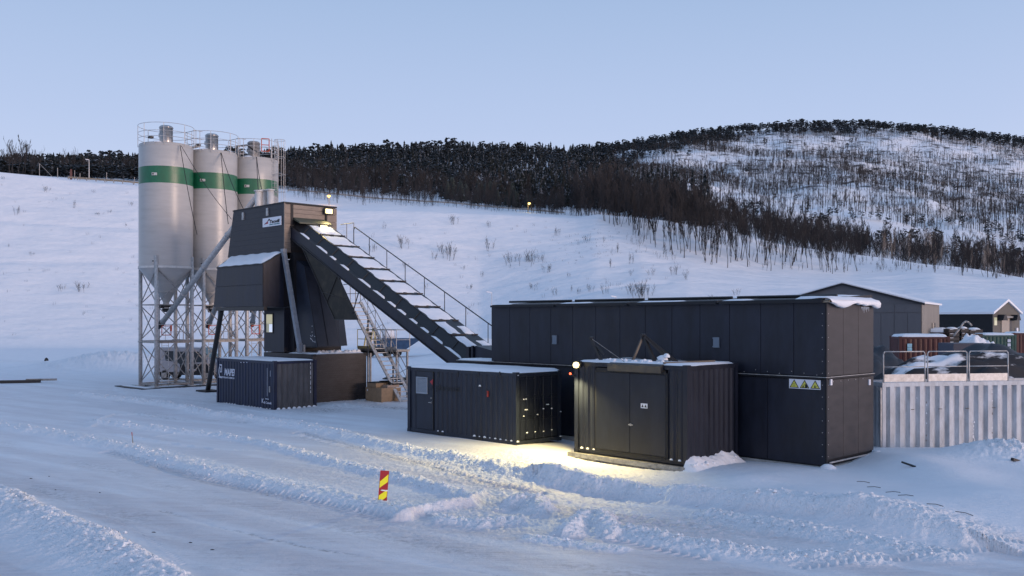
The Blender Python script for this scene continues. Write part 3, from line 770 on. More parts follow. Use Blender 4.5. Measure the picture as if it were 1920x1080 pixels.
# ================================================================== container with double doors and the lit lamp
cx0, cy0, CL, CW = 25.03, -3.7, 4.56, 2.79
dsx0 = onY(1118, 700, cy0)[0]; dsx1 = onY(1248, 700, cy0)[0]
c3 = iso_container('charcoal container with flat double doors, lifting frame on its roof and lamp at its corner', cx0, cy0, CL, CW, 3.04, .02, anth, anth, cap=.06, pitch=.26, skipfront=(dsx0-.06, dsx1+.06))
mid = (dsx0+dsx1)/2
for a_, c_ in ((dsx0, mid-.008), (mid+.008, dsx1)):
    m = MB(); m.box(a_, cy0+.0, .22, c_, cy0+.05, 2.74); d_ = m.build('door', anth, c3, bevel=.006)
m = MB(); m.box(mid-.02, cy0-.05, 1.10, mid+.15, cy0-.02, 1.135); m.box(mid+.02, cy0-.03, 1.08, mid+.06, cy0, 1.16); m.build('handle', steel, c3)
m = MB(); m.box(dsx0-.07, cy0+.01, .16, dsx0-.005, cy0+.06, 2.80); m.box(dsx1+.005, cy0+.01, .16, dsx1+.07, cy0+.06, 2.80); m.box(dsx0-.005, cy0+.01, 2.745, dsx1+.005, cy0+.06, 2.88); m.box(dsx0-.005, cy0-.01, .14, dsx1+.005, cy0+.06, .21); m.build('door_frame', dark2, c3)
x, _, z = onY(1208, 761, cy0); m = MB(); m.box(x-.13, cy0-.012, z-.075, x+.13, cy0-.001, z+.075); pl = m.build('notice_plate', sign_w, c3)
for k in (-1, 1):
    m = MB(); m.prism([(x+k*.06-.045, z-.045), (x+k*.06+.045, z-.045), (x+k*.06, z+.045)], 'y', cy0-.017, cy0-.013); m.build('warning_mark', sign_k, c3)
# awning lip over the door
xa, _, za = onY(1139, 678, cy0-.1); xb, _, zb = onY(1239, 690, cy0-.1)
m = MB(); m.hexa([(xa, cy0-.10, 2.80), (xb, cy0-.10, 2.80), (xb, cy0+.06, 2.90), (xa, cy0+.06, 2.90), (xa, cy0-.12, 3.02), (xb, cy0-.12, 3.02), (xb, cy0+.06, 3.07), (xa, cy0+.06, 3.07)])
m.build('awning_lip', mat('awning', (.055,.05,.045), .6, var=.2), c3)
# lifting arms on the roof
m = MB()
A = onY(1108, 634, cy0+.35); B_ = onY(1130, 678, cy0+.35); m.bar(A, (B_[0], B_[1], 3.0), .07, .09); m.tube((A[0], A[1]-.06, A[2]), (A[0], A[1]+.08, A[2]), .05, n=8)
A2 = (A[0]+.2, A[1]+.02, A[2]-.25); m.tube(A2, (B_[0]+.03, B_[1]+.02, 3.3), .035, n=8); m.build('lifting_arm', black, c3)
C_ = onY(1172, 677, cy0+.2); m = MB(); m.tube(A, (C_[0], C_[1], 3.08), .008, n=5); m.build('stay_wire', galvd, c3)
ap = onY(1206, 629, cy0+1.0); m = MB()
for xi, yp, w in ((1184, cy0+.6, .07), (1229, cy0+1.0, .10)):
    q = onY(xi, 672, yp); m.bar(ap, (q[0], yp, 3.02), w, w)
q = onY(1270, 668, cy0+1.5); m.bar(ap, (q[0], cy0+1.5, 3.05), .09, .12); m.bar((ap[0]+.1, ap[1]-.06, ap[2]-.05), (q[0]-.1, cy0+1.4, 3.02), .05, .05)
m.tube((ap[0], ap[1]-.1, ap[2]), (ap[0], ap[1]+.1, ap[2]), .06, n=8); m.build('lifting_frame', black, c3)
m = MB(); m.bar((28.6, cy0+.15, 3.11), (29.3, cy0+1.9, 3.14), .05, .05); m.bar((cx0+.4, cy0+1.7, 3.10), (28.9, cy0+1.95, 3.12), .06, .06); m.build('roof_rail', black, c3)
m = MB(); rnd = random.Random(3)
for i in range(26): blob(m, (25.7+i*.11+rnd.uniform(-.03,.03), cy0+.35+rnd.uniform(-.12,.2), 3.05), .09, .12, rnd.uniform(.07,.15), i)
blob(m, (28.0, cy0+.9, 3.2), .22, .12, .12, 77); blob(m, (28.2, cy0+.85, 3.28), .13, .1, .1, 78)
o = m.build('roof_snow_lumps', snow, c3, True); o['kind'] = 'stuff'
ledge_snow(c3, cx0+.33, dsx0-.1, cy0+.0, .17, .26, seed=3, size=.055, prob=1)
ledge_snow(c3, dsx1+.22, cx0+CL-.2, cy0+.0, .17, .3, seed=5, size=.045)
m = MB(); m.box(cx0-.12, cy0-.22, -.13, cx0+CL+.05, cy0-.08, .02); m.box(cx0-.12, cy0-.22, -.30, cx0-.02, cy0-.1, -.13)
m.box(cx0+CL-.35, cy0-.18, -.35, cx0+CL-.25, cy0+.1, .0); m.box(cx0+CL-.1, cy0-.18, -.35, cx0+CL, cy0+.1, .0); m.box(cx0, cy0-.08, -.3, cx0+CL, cy0+.3, .0); m.build('skid_beam', galvd, c3)
# snow bank against the side wall
bank('side_snow_bank', c3, cx0+CL+.0, cx0+CL+.55, cy0-.25, cy0+CW-.1, -.15, .42, 3)
m = MB(); rnd = random.Random(6)
for i in range(24): blob(m, (cx0+CL+.10+rnd.random()*.25, cy0-.1+rnd.random()*2.6, .0+rnd.random()*.12), .06, .07, .05, i)
m.build('side_snow_lumps', snow, c3, True)['kind'] = 'stuff'
# lamp
cx_keep = cx0; cx0 += .22
lp = pthing('bulkhead_lamp', 'glowing warm white lamp on the upper left corner of the double-door container', 'lamp', cx0+.05, cy0-.05, 2.9)
LZ = 2.93
m = MB(); m.box(cx0-.02, cy0-.10, LZ-.06, cx0+.14, cy0-.02, LZ+.14); m.box(cx0+.04, cy0-.2, LZ+.09, cx0+.09, cy0-.08, LZ+.13); m.build('bracket', dark2, lp)
m = MB(); m.lathe([(.005, LZ-.09), (.08, LZ-.07), (.115, LZ+.02), (.08, LZ+.10), (.005, LZ+.12)], 16, (cx0+.06, cy0-.23)); m.build('lens', lamp_em, lp, True)
m = MB(); m.box(cx0-.39, cy0-.05, LZ-.38, cx0-.2, cy0+.02, LZ-.33); m.build('lamp_arm', dark2, lp)
m = MB(); m.lathe([(.004, LZ-.34), (.035, LZ-.32), (.035, LZ-.28), (.004, LZ-.26)], 10, (cx0-.38, cy0-.03)); m.build('red_indicator', red_em, lp)
def lamp(name, loc, energy, col, rad=.06, kind='POINT', target=None, spot=120):
    l = bpy.data.lights.new(name, kind); l.energy = energy; l.color = col; l.shadow_soft_size = rad
    o = link(bpy.data.objects.new(name, l)); o.location = loc
    if kind == 'SPOT':
        l.spot_size = R(spot); l.spot_blend = .6
        o.rotation_euler = (Vector(target)-Vector(loc)).to_track_quat('-Z', 'Y').to_euler()
    return o
lamp('container_lamp_light', (*PL(cx0+.04, cy0-.26), LZ-.17), 1500, (1.0, .78, .32), .05, 'SPOT', (*PL(cx0-.3, cy0-2.2), 0.0), 156)

cx0 = cx_keep
# ================================================================== slate-blue container with louvred door
c2 = iso_container('slate container with small louvred door, faint black name and thick snow on its roof', 22.57-6.2, -4.04, 6.2, 2.35, 2.58, 0, mat('slate_paint', (.015,.020,.034), .42, spec=.35, var=.22, scale=2.5, stretch=(1,1,.3), bump=.003, bscale=3), anth, cap=.10, doors=True, capmargin=-.0, skipfront=(22.57-6.2+.55, 22.57-6.2+1.62))
x0 = 22.57-6.2; yf = -4.04; sl = MATS['slate_paint']
m = MB(); m.box(x0+.58, yf+.02, .16, x0+1.56, yf+.06, 2.42); m.build('door', sl, c2, bevel=.004)
m = MB(); m.box(x0+1.585, yf+.0, .16, x0+1.62, yf+.05, 2.40); m.box(x0+.54, yf+.01, 2.43, x0+1.62, yf+.05, 2.45); m.build('door_gap', black, c2)
lx0, _, lz1 = onY(781, 706, yf); lx1, _, lz0 = onY(801.5, 739, yf)
v = MB(); fr = .05
v.box(lx0, yf-.03, lz0, lx0+fr, yf+.02, lz1); v.box(lx1-fr, yf-.03, lz0, lx1, yf+.02, lz1); v.box(lx0+fr, yf-.03, lz0, lx1-fr, yf+.02, lz0+fr); v.box(lx0+fr, yf-.03, lz1-fr, lx1-fr, yf+.02, lz1)
gf = mat('vent_grey', (.24,.28,.34), .5); vo = v.build('vent_frame', gf, c2)
v = MB(); v.box(lx0+fr, yf+.005, lz0+fr, lx1-fr, yf+.018, lz1-fr); v.build('vent_back', black, c2)
n_ = 11
for i in range(n_):
    z = lz0+fr+(lz1-lz0-2*fr)*(i+.5)/n_; v = MB(); v.hexa([(lx0+fr, yf-.025, z-.03), (lx1-fr, yf-.025, z-.03), (lx1-fr, yf-.015, z-.03), (lx0+fr, yf-.015, z-.03), (lx0+fr, yf-.006, z+.012), (lx1-fr, yf-.006, z+.012), (lx1-fr, yf+.004, z+.012), (lx0+fr, yf+.004, z+.012)])
    o = v.build('louvre_slat', gf, vo) if False else v.build('louvre_slat', gf, c2)
m = MB(); m.tube((x0+1.36, yf-.03, 1.23), (x0+1.50, yf-.03, 1.23), .013, n=6); m.box(x0+1.50, yf-.02, 1.20, x0+1.53, yf+.02, 1.27); m.box(x0+1.49, yf-.02, 1.38, x0+1.53, yf+.02, 1.44); m.build('handle', steel, c2)
t0 = onY(816, 726, yf)
text('lettering', 'plarmatt', .32, sign_k, c2, (t0[0]+.02, yf-.003, t0[2]-.10), (1,0,0), (0,0,1), bold=.004, width=1.45)
m = MB(); e = onY(808, 715, yf); m.prism([(e[0]-.05, e[2]-.02), (e[0]+.14, e[2]+.10), (e[0]+.10, e[2]-.14)], 'y', yf-.012, yf-.006); m.build('emblem', sign_r, c2)
m = MB(); m.prism([(e[0]-.06, e[2]-.36), (e[0]+.16, e[2]-.14), (e[0]+.04, e[2]-.18)], 'y', yf-.012, yf-.006); m.build('emblem', sign_k, c2)
m = MB()
for xi in (822, 858.5, 897, 937): q = onY(xi, 700, yf); m.box(q[0]-.03, yf-.006, q[2]-.14, q[0]+.03, yf+.01, q[2]+.06)
m.build('lashing_ring', black, c2)
q = onY(915.5, 738, yf); m = MB(); m.box(q[0]-.025, yf-.05, q[2]-.12, q[0]+.025, yf, q[2]+.1); m.build('red_lever', red, c2)
q = onY(900.5, 723.7, yf); m = MB(); blob(m, (q[0], yf-.02, q[2]), .06, .04, .05, 2); m.build('snow_dab', snow, c2)
for xi in (826, 897): q = onY(xi, 815, yf); m = MB(); m.box(q[0]-.2, yf-.004, .02, q[0]+.2, yf+.02, .13); m.build('fork_pocket', black, c2)
xe = 22.57; ye0, ye1 = yf+.17, yf+2.35-.17
for k in range(2):
    a_, c_ = (ye0, (ye0+ye1)/2-.01) if k == 0 else ((ye0+ye1)/2+.01, ye1)
    m = MB(); m.box(xe-.07, a_, .18, xe-.03, c_, 2.42)
    for j in range(3): zz0 = .25+j*.74; m.box(xe-.03, a_+.06, zz0, xe-.015, c_-.06, zz0+.62)
    m.build('cargo_door', anth, c2)
for j, y in enumerate((ye0+.35, ye0+.78, ye1-.80, ye1-.36)):
    m = MB(); m.tube((xe+.015, y, .12), (xe+.015, y, 2.46), .019, n=6)
    for z in (.3, .9, 1.7, 2.3): m.box(xe-.01, y-.05, z, xe+.03, y+.05, z+.05)
    m.build('locking_bar', anth, c2)
m = MB(); m.bar((xe+.03, ye0+.35, 1.08), (xe+.03, ye0+.65, 1.04), .03); m.bar((xe+.03, ye1-.8, 1.08), (xe+.03, ye1-.5, 1.05), .03); m.build('bar_handle', anth, c2)
m = MB()
for k, (y, z, s_) in enumerate(((ye0+.2,1.62,.05),(ye0+.32,1.62,.05),(ye0+.36,1.24,.055),(ye0+.28,1.24,.05),(ye0+.78,.42,.05),(ye0+.36,.42,.06),(ye1-.8,1.22,.05),(ye1-.62,1.36,.05),(ye1-.55,1.36,.05),(ye1-.36,1.20,.06),(ye1-.36,.42,.05),(ye1-.8,.4,.05),(ye0-.1,.14,.08),(ye1+.1,.14,.06),(ye0+.2,1.02,.05),(ye0+.9,1.03,.05),(ye1+.12,1.05,.05),(ye0-.08,2.48,.04))):
    blob(m, (xe+.02, y, z), s_*.4, s_*.9, s_*.55, k)
m.build('door_snow', snow, c2, True)
ledge_snow(c2, xe-2.2, xe-.2, yf+.01, .155, .28, seed=8, size=.05); ledge_snow(c2, x0+1.9, x0+2.4, yf+.01, .155, .28, seed=9, size=.045)

# ================================================================== navy container with white lettering
nx1, ny0, nz = 4.82, -3.37, -.14
c1 = iso_container('weathered navy container with white lettering and ribbed grey-brown end', nx1-6.06, ny0, 6.06, 2.44, 2.54, nz, blueb, grime_lit, cap=.05, pitch=.30)
x0 = nx1-6.06
L0 = onY(423, 702, ny0); text('lettering', 'MAPEI', .50, white_print, c1, (onY(421, 700, ny0)[0], ny0-.012, onY(421, 703, ny0)[2]), (1,0,0), (0,0,1), bold=.014, shear=.18, width=1.15)
text('lettering', 'ADHESIVES SEALANTS CHEMICALS', .13, white_print, c1, (onY(410.5, 707, ny0)[0], ny0-.012, onY(410.5, 708, ny0)[2]), (1,0,0), (0,0,1), bold=.002, width=1.75)
ex, _, ez = onY(414, 696, ny0); m = MB(); r_ = .27
m.bar((ex-.12, ny0-.015, ez+.34), (ex+.14, ny0-.015, ez+.34), .005, .07, up=(0,0,1)); m.box(ex-.12, ny0-.016, ez+.30, ex+.16, ny0-.01, ez+.36); m.box(ex+.10, ny0-.016, ez-.05, ex+.16, ny0-.01, ez+.30)
pts = [(ex-.08+.0*i, 0) for i in range(1)]
for i in range(10):
    t0_, t1_ = R(120+i*16), R(120+(i+1)*16)
    m.bar((ex+.02+.20*math.cos(t0_), ny0-.013, ez-.02+.30*math.sin(t0_)), (ex+.02+.20*math.cos(t1_), ny0-.013, ez-.02+.30*math.sin(t1_)), .006, .07, up=(0,1,0)) if False else m.quad((ex+.02+.17*math.cos(t0_), ny0-.013, ez-.02+.27*math.sin(t0_)), (ex+.02+.17*math.cos(t1_), ny0-.013, ez-.02+.27*math.sin(t1_)), (ex+.02+.25*math.cos(t1_), ny0-.013, ez-.02+.35*math.sin(t1_)), (ex+.02+.25*math.cos(t0_), ny0-.013, ez-.02+.35*math.sin(t0_)))
m.box(ex-.02, ny0-.016, ez-.37, ex+.16, ny0-.01, ez-.30)
m.quad((ex-.06, ny0-.013, ez-.06), (ex+.08, ny0-.013, ez-.06), (ex+.08, ny0-.013, ez-.01), (ex-.06, ny0-.013, ez-.01)); m.quad((ex-.06, ny0-.013, ez-.01), (ex-.01, ny0-.013, ez-.01), (ex+.05, ny0-.013, ez+.2), (ex+.0, ny0-.013, ez+.2))
m.build('emblem', white_print, c1)
q = onY(491, 755, ny0); text('lettering', 'K', .30, white_print, c1, (q[0], ny0-.012, q[2]), (1,0,0), (0,0,1), bold=.008)
text('lettering', '& Consult', .16, white_print, c1, (q[0]+.24, ny0-.012, q[2]-.02), (1,0,0), (0,0,1), bold=.003, width=.72)
m = MB(); m.box(q[0]+.36, ny0-.014, q[2]+.20, q[0]+.70, ny0-.008, q[2]+.235); m.build('underline', white_print, c1)
# scuffs of bare metal on paint
m = MB()
for xi, y0_, y1_ in ((501.2, 690, 743), (507, 695, 706)):
    a_ = onY(xi, y0_, ny0); c_ = onY(xi, y1_, ny0); m.box(a_[0]-.012, ny0-.010, c_[2], a_[0]+.012, ny0-.004, a_[2])
for k in range(3): q = onY(452+k*5.5, 679.5, ny0); m.box(q[0]-.05, ny0-.010, q[2]-.02, q[0]+.05, ny0-.004, q[2]+.02)
m.build('paint_scuff', white_print, c1)
q = onY(506, 730, ny0); m = MB(); m.box(q[0]-.05, ny0-.03, q[2]-.15, q[0]+.05, ny0-.004, q[2]+.15); m.build('small_box', galvd, c1)
ledge_snow(c1, x0+.25, nx1-.2, ny0+.0, nz+.155, .30, seed=2, size=.045)
ledge_snow(c1, ny0+.25, ny0+2.3, nx1-.0, nz+.155, .29, axis='y', seed=12, size=.085)
m = MB()
for k in range(9): blob(m, (nx1+.01, ny0+2.07, nz+.9+k*.17+(k*7 % 3)*.04), .012, .015, .10, k)
m.build('frost_streak', snow, c1)

# ================================================================== grey-white container with railings, on the right
wa = Vector((12.34, 31.0, 0)); WR = math.atan2(1.0, 5.26)
WL = 8.0
c4 = thing('open_top_container', 'light grey ribbed open-top container with hinged guard rails along its edge', 'container', (12.34, 31.0, -.12), WR)
wp = mat('light_grey_steel', (.40,.43,.465), .5, var=.24, scale=3.2, stretch=(1,1,.35), bump=.004, bscale=3)
rust_s = mat('frosty_scuffs', (.56,.56,.56), .6, var=.3, scale=6, col2=(.30,.28,.26), thr=(.5,.62))
m = MB(); m.box(0,0,0,.13,.13,2.47); m.box(.13,.01,2.33,WL,.13,2.47); m.box(.13,.01,0,WL,.12,.12); m.box(WL-.13,.0,.12,WL,.13,2.33); m.build('frame', wp, c4)
m = MB(); m.corr((.13,.12),(WL-.13,.12),.12,2.33,(0,-1),.36,.11,.42); m.build('side_wall', wp, c4)
m = MB(); m.corr((.06,.13),(.06,2.4),.12,2.33,(-1,0),.345,.06); m.box(0,.13,2.33,.13,2.4,2.47); m.box(0,.13,0,.12,2.4,.12); m.build('end_wall', wp, c4)
m = MB(); m.box(.1,2.3,0,WL,2.4,2.4); m.build('back_wall', wp, c4)
m = MB(); m.box(-.05,.02,.1,.0,.06,2.3); m.box(-.03,.02,2.2,.02,.3,2.3); m.build('door_post', galv, c4)
m = MB(); rnd = random.Random(5)
for xx in (.36, 1.40, 1.75, 3.47, 4.16, 4.5, 4.85):
    for k in range(22):
        z = rnd.uniform(.3, 2.2) if xx not in (.36, 3.47) else rnd.uniform(.2, 1.1)
        blob(m, (xx+rnd.uniform(-.05,.05), .10, z), .03, .02, rnd.uniform(.02,.06), k)
o = m.build('frost_patches', snow, c4); o['kind'] = 'stuff'
m = MB()
for xx in (.36, 1.40, 1.75, 4.16, 4.5, 4.85):
    for k in range(30): m.v and None; blob(m, (xx+rnd.uniform(-.055,.055), .106, rnd.uniform(.25, 2.25)), rnd.uniform(.01,.03), .012, rnd.uniform(.02,.07), k)
o = m.build('scuffs', mat('scuff_brown', (.16,.14,.13), .7, var=.3), c4); o['kind'] = 'stuff'
m = MB()
for k in range(23): blob(m, (.32+.345*k, .06, .13), .10, .08, rnd.uniform(.06,.13), k)
o = m.build('ledge_snow', snow, c4, True); o['kind'] = 'stuff'
m = MB(); 
for xx in (1.12, 2.16, 3.18, 4.2): m.box(xx-.06, .0, 1.55, xx+.06, .03, 1.57)
m.build('lashing_slot', black, c4)
def local4(xi):                                   # x along the front of c4 for an image column
    u = (xi-CX)/F; c, s = math.cos(WR), math.sin(WR); return (u*31.0-12.34)/(c-u*s)
for i, (a_, c_) in enumerate(((1600, 1652), (1658, 1736), (1741, 1815), (1819, 1892))):
    xa, xb = local4(a_), local4(c_); yr = .05
    if i == 0: xa, xb = -1.0, -.10; yr = .5
    m = MB(); zt = 3.50; zb = 2.47; r = .021
    m.path([(xa, yr, zb if i else zb+.35), (xa, yr, zt-.07), (xa+.05, yr, zt), (xb-.05, yr, zt), (xb, yr, zt-.07), (xb, yr, zb if i else zb+.35)], r)
    m.tube((xa, yr, 2.99 if i else zb+.35), (xb, yr, 2.99 if i else zb+.35), r*.8, n=6)
    rl = m.build('guard_rail', galv, c4, True)
    if i:
        m = MB(); m.box(xa+.03, yr-.012, 2.49, xb-.03, yr+.012, 2.74); m.build('toe_board', galv, rl)
        snowcap('rail_snow', c4, xa+.1, xb-.1, yr+.06, yr+.3, 2.47, .03, i)

# ================================================================== mixing tower
T = pthing('mixing_tower', 'tall charcoal mixing tower with snow on its side box, sloping chute house and white nameplate', 'tower', 0, 0, 0)
rd_ = mat('ribbed_dark', (.016,.019,.029), .42, spec=.32, var=.15, scale=1.5, stretch=(1,1,4))
def face(name, pts, mtr, rib=None, th=.04):
    """thick panel from 4 corners (bottom left, bottom right, top right, top left), optionally divided in boards"""
    P_ = [Vector(p) for p in pts]; n_ = (P_[1]-P_[0]).cross(P_[3]-P_[0]).normalized()
    k = rib or 1
    for i in range(k):
        g = .005 if k > 1 else 0; t0_, t1_ = i/k, (i+1)/k
        A_ = P_[0].lerp(P_[3], t0_); B2 = P_[1].lerp(P_[2], t0_); C2 = P_[1].lerp(P_[2], t1_); D2 = P_[0].lerp(P_[3], t1_)
        up_ = (D2-A_).normalized()*g
        m = MB(); m.hexa([A_-n_*th, B2-n_*th, C2-up_-n_*th, D2-up_-n_*th, A_, B2, C2-up_, D2-up_]); m.build(name, mtr, T)
TW = 3.44
# upper box
face('front_board', [(-6.53,0,8.22),(0,0,8.22),(0,0,10.97),(-5.8,0,10.97)], rd_, 9)
m = MB(); m.prism([(-6.5,8.22),(0-.02,8.22),(0-.02,10.95),(-5.78,10.95)], 'y', .05, TW-.05); m.build('upper_body', dark2, T)
m = MB(); m.box(-5.85, -.03, 10.95, .04, TW+.03, 11.03); m.build('roof', dark2, T)
snowcap('roof_snow', T, -5.7, -.2, .1, TW-.1, 11.03, .05, 31)
# right gable: warm-lit boards round the belt opening
oy0, oy1, oz0, oz1 = .55, 2.75, 9.0, 10.15
def side_boards(y0, y1, z0, z1, mtr, h=.26):
    k = max(1, round((z1-z0)/h))
    for i in range(k):
        a_, c_ = z0+(z1-z0)*i/k, z0+(z1-z0)*(i+1)/k-.014
        m = MB(); m.box(.0, y0, a_, .05, y1, c_); m.build('side_board', mtr, T)
side_boards(.55, 2.62, 10.2, 10.92, tan); side_boards(2.80, TW, 8.9, 10.92, tan, .4); side_boards(.06, .40, 8.22, 10.92, tan, .5)
side_boards(.45, TW, 8.22, 8.9, brown, .34)
m = MB(); m.box(.0, .40, 8.9, .09, .55, 10.92); m.box(.0, 2.66, 8.9, .08, 2.78, 10.92); m.build('side_post', dark2, T)
m = MB(); m.box(-.3, .55, 8.9, .0, 2.66, 10.2); m.build('belt_opening', black, T)
m = MB(); m.hexa([(.05,.55,10.08),(.75,.55,9.80),(.75,2.70,9.80),(.05,2.70,10.08),(.05,.55,10.20),(.75,.55,9.88),(.75,2.70,9.88),(.05,2.70,10.20)]); m.build('belt_hood', mat('hood_green', (.06,.07,.05), .5), T)
m = MB(); m.box(.0, 0.0, 8.22, .06, .06, 10.97); m.build('corner_trim', tan, T)
m = MB(); m.box(.06, 2.95, 9.45, .09, 3.25, 9.72); m.box(.09, 2.98, 9.57, .10, 3.22, 9.60); m.build('small_hatch', sign_w, T)
# lifting eyes
for xi, yi in ((456.5, 405.5), (502, 397.5)):
    q = onY(xi, yi, 0); m = MB(); m.box(q[0]-.10, -.06, q[2]-.22, q[0]+.10, -.0, q[2]+.22); m.tube((q[0], -.08, q[2]-.13), (q[0], -.05, q[2]-.13), .05, n=10); m.build('lifting_eye', galv, T)
# nameplate
P0 = onY(493, 426.5, -.03); P1 = onY(527.3, 421.7, -.03); Pt = onY(493, 410, -.03)
m = MB(); m.box(P0[0], -.05, P0[2], P1[0], -.0, Pt[2]); npl = m.build('nameplate', sign_w, T)
hN = Pt[2]-P0[2]; wN = P1[0]-P0[0]
text('lettering', 'Tecwill', hN*.46, sign_k, T, (P0[0]+wN*.38, -.053, P0[2]+hN*.36), (1,0,0), (0,0,1), bold=.012, shear=.2, width=wN*.56)
text('lettering', 'SMART CONCRETE', hN*.14, sign_t, T, (P0[0]+wN*.38, -.053, P0[2]+hN*.15), (1,0,0), (0,0,1), bold=.006, width=wN*.55)
m = MB(); bx, bz = P0[0], P0[2]
m.prism([(bx+wN*.08, bz+hN*.30), (bx+wN*.30, bz+hN*.34), (bx+wN*.30, bz+hN*.62)], 'y', -.058, -.052); m.build('emblem', sign_r, T)
m = MB(); m.prism([(bx+wN*.26, bz+hN*.60), (bx+wN*.43, bz+hN*.72), (bx+wN*.36, bz+hN*.9)], 'y', -.058, -.052); m.prism([(bx+wN*.08, bz+hN*.30), (bx+wN*.28, bz+hN*.60), (bx+wN*.16, bz+hN*.36)], 'y', -.060, -.054); m.build('emblem', sign_k, T)
# side box standing proud with sloped snowy roof
yo = -1.29
face('box_panel', [(-5.76,yo,5.20),(0,yo,5.20),(0,yo,6.38),(-5.53,yo,6.38)], dark); face('box_panel', [(-5.53,yo,6.40),(0,yo,6.40),(0,yo,7.47),(-5.3,yo,7.47)], dark)
face('box_end', [(0,yo,5.20),(0,0,5.13),(0,0,8.20),(0,yo,7.47)], dark)
m = MB(); m.hexa([(-5.74,yo+.05,5.2),(-.05,yo+.05,5.2),(-.05,TW,5.2),(-5.74,TW,5.2),(-5.3,yo+.05,7.45),(-.05,yo+.05,7.45),(-.05,TW,8.2),(-6.4,TW,8.2)]); m.build('box_body', dark2, T)
m = MB(); m.hexa([(-5.36,yo-.03,7.46),(.03,yo-.03,7.46),(.03,.02,8.19),(-6.2,.02,8.19),(-5.36,yo-.03,7.52),(.03,yo-.03,7.52),(.03,.02,8.25),(-6.2,.02,8.25)]); m.build('box_roof', dark2, T)
nx_, ny_ = 40, 10; V = []
for j in range(ny_):
    for i in range(nx_):
        s1, s2 = i/(nx_-1), j/(ny_-1); xa = -5.3-(.75*s2); x = xa+(-.12-xa)*s1; y = yo+.02+(-yo-.05)*s2; z = 7.53+.73*s2
        e = min(i, nx_-1-i, j*2, (ny_-1-j)*2, 3)/3
        V.append((x, y, z+.10*math.sqrt(e)+.02*math.sin(i*.7+j)))
npmesh('box_roof_snow', V, gridfaces(ny_, nx_), snow, T, True)
m = MB(); m.box(-5.6, yo+.05, 4.98, 0.0, yo+.25, 5.18); m.box(-5.6, TW-.25, 4.98, 0, TW-.05, 5.18); m.box(-5.6, yo+.3, 5.0, -5.4, TW-.3, 5.16); m.box(-3.4, yo+.3, 5.0, -3.2, TW-.3, 5.16); m.build('support_beam', black, T)
# lower body behind, below the tower
m = MB(); m.box(-2.1, .06, 2.66, 0, TW, 5.15); m.build('lower_body', dark2, T)
# control cabin
m = MB(); m.box(-2.18, 0.0, 2.64, -.02, .05, 4.98); cabf = m.build('cabin_front', dark, T)
m = MB(); m.box(-.02, .0, 2.64, .03, TW*.5, 5.0); m.build('cabin_side', dark, T)
w0 = onY(500, 623, 0); w1 = onY(511.7, 589, 0)
m = MB(); m.box(w0[0], -.02, w0[2], w1[0], -.004, w1[2]); w_ = m.build('window', blind, T)
for k in range(5):
    xx = w0[0]+(w1[0]-w0[0])*(k+.5)/5; m = MB(); m.box(xx-.045, -.03, w0[2]+.5, xx+.035, -.022, w1[2]-.03); m.build('blind_slat', win_lit, w_)
m = MB(); m.box(w0[0]+.32, -.028, w0[2]+.02, w1[0]-.02, -.021, w0[2]+.46); m.build('pane', mat('window_bright', (.8,.85,.9), .3, emit=(.75,.82,1), estr=.5), w_)
m = MB()
for (a_, c_, e_, f_) in ((w0[0]-.05, w0[0], w0[2]-.05, w1[2]+.05), (w1[0], w1[0]+.05, w0[2]-.05, w1[2]+.05)): m.box(a_, -.04, e_, c_, -.002, f_)
m.box(w0[0], -.04, w0[2]-.05, w1[0], -.002, w0[2]); m.box(w0[0], -.04, w1[2], w1[0], -.002, w1[2]+.05); m.build('window_frame', dark2, w_)
# inner column between cabin and chute house
m = MB(); m.box(.03, .35, 2.7, .5, TW, 8.2); m.build('inner_wall', dark2, T)
# sloping chute house
x4, x3 = 2.62, 1.30
ch = MB()
ch.hexa([(.1,.5,3.0),(x4,.5,3.0),(x4,1.9,3.0),(.1,1.9,3.0),(.1,.5,7.95),(x3,.5,7.40),(x3,1.9,7.40),(.1,1.9,7.95)]); ch.build('chute_house', mat('chute_paint', (.016,.021,.034), .4, spec=.35, var=.2, scale=1.5, bump=.004, bscale=2), T)
ch = MB(); ch.hexa([(.1,1.904,3.0),(x4,1.904,3.0),(2.0,2.85,3.0),(.1,2.85,3.0),(.1,1.904,7.4),(x3,1.904,7.38),(1.1,2.85,7.2),(.1,2.85,7.2)]); ch.build('chute_back', rd_, T)
ch = MB(); ch.bar((x4+.005,.52,3.0),(x3+.005,.52,7.4),.03,.03); ch.bar((x4+.01,1.2,3.05),(x3+.05,1.2,7.3),.02,.02); ch.box(.05,.45,2.94,x4+.05,1.95,3.0); ch.build('chute_trim', dark2, T)
rnd = random.Random(8); m = MB()
for k in range(14): z = 3.2+rnd.random()*.9; blob(m, (x4-.36*(z-3)-.35-rnd.random()*.5+.35, .49, z), .03, .015, .03, k)
m.build('snow_flecks', snow, T)
# inclined galvanised leg and its foot
g0, g1 = onY(532.5, 474, -.08), onY(562, 652, -.12)
m = MB(); m.bar(g0, g1, .22, .22); m.box(g0[0]-.14, g0[1]-.14, g0[2], g0[0]+.14, g0[1]+.1, g0[2]+.22); m.box(g1[0]-.1, g1[1]-.1, 2.66, g1[0]+.12, g1[1]+.1, g1[2]+.25); m.build('inclined_leg', mat('leg_grey', (.17,.20,.24), .45, var=.2), T)
m = MB(); m.bar((g1[0]-.35, g1[1], 2.7), (g1[0]-.05, g1[1], 3.4), .05); m.bar((g1[0]+.3, g1[1]+.1, 2.7), (g1[0]+.3, g1[1]+.1, 3.1), .08); m.build('leg_brace', galvd, T)
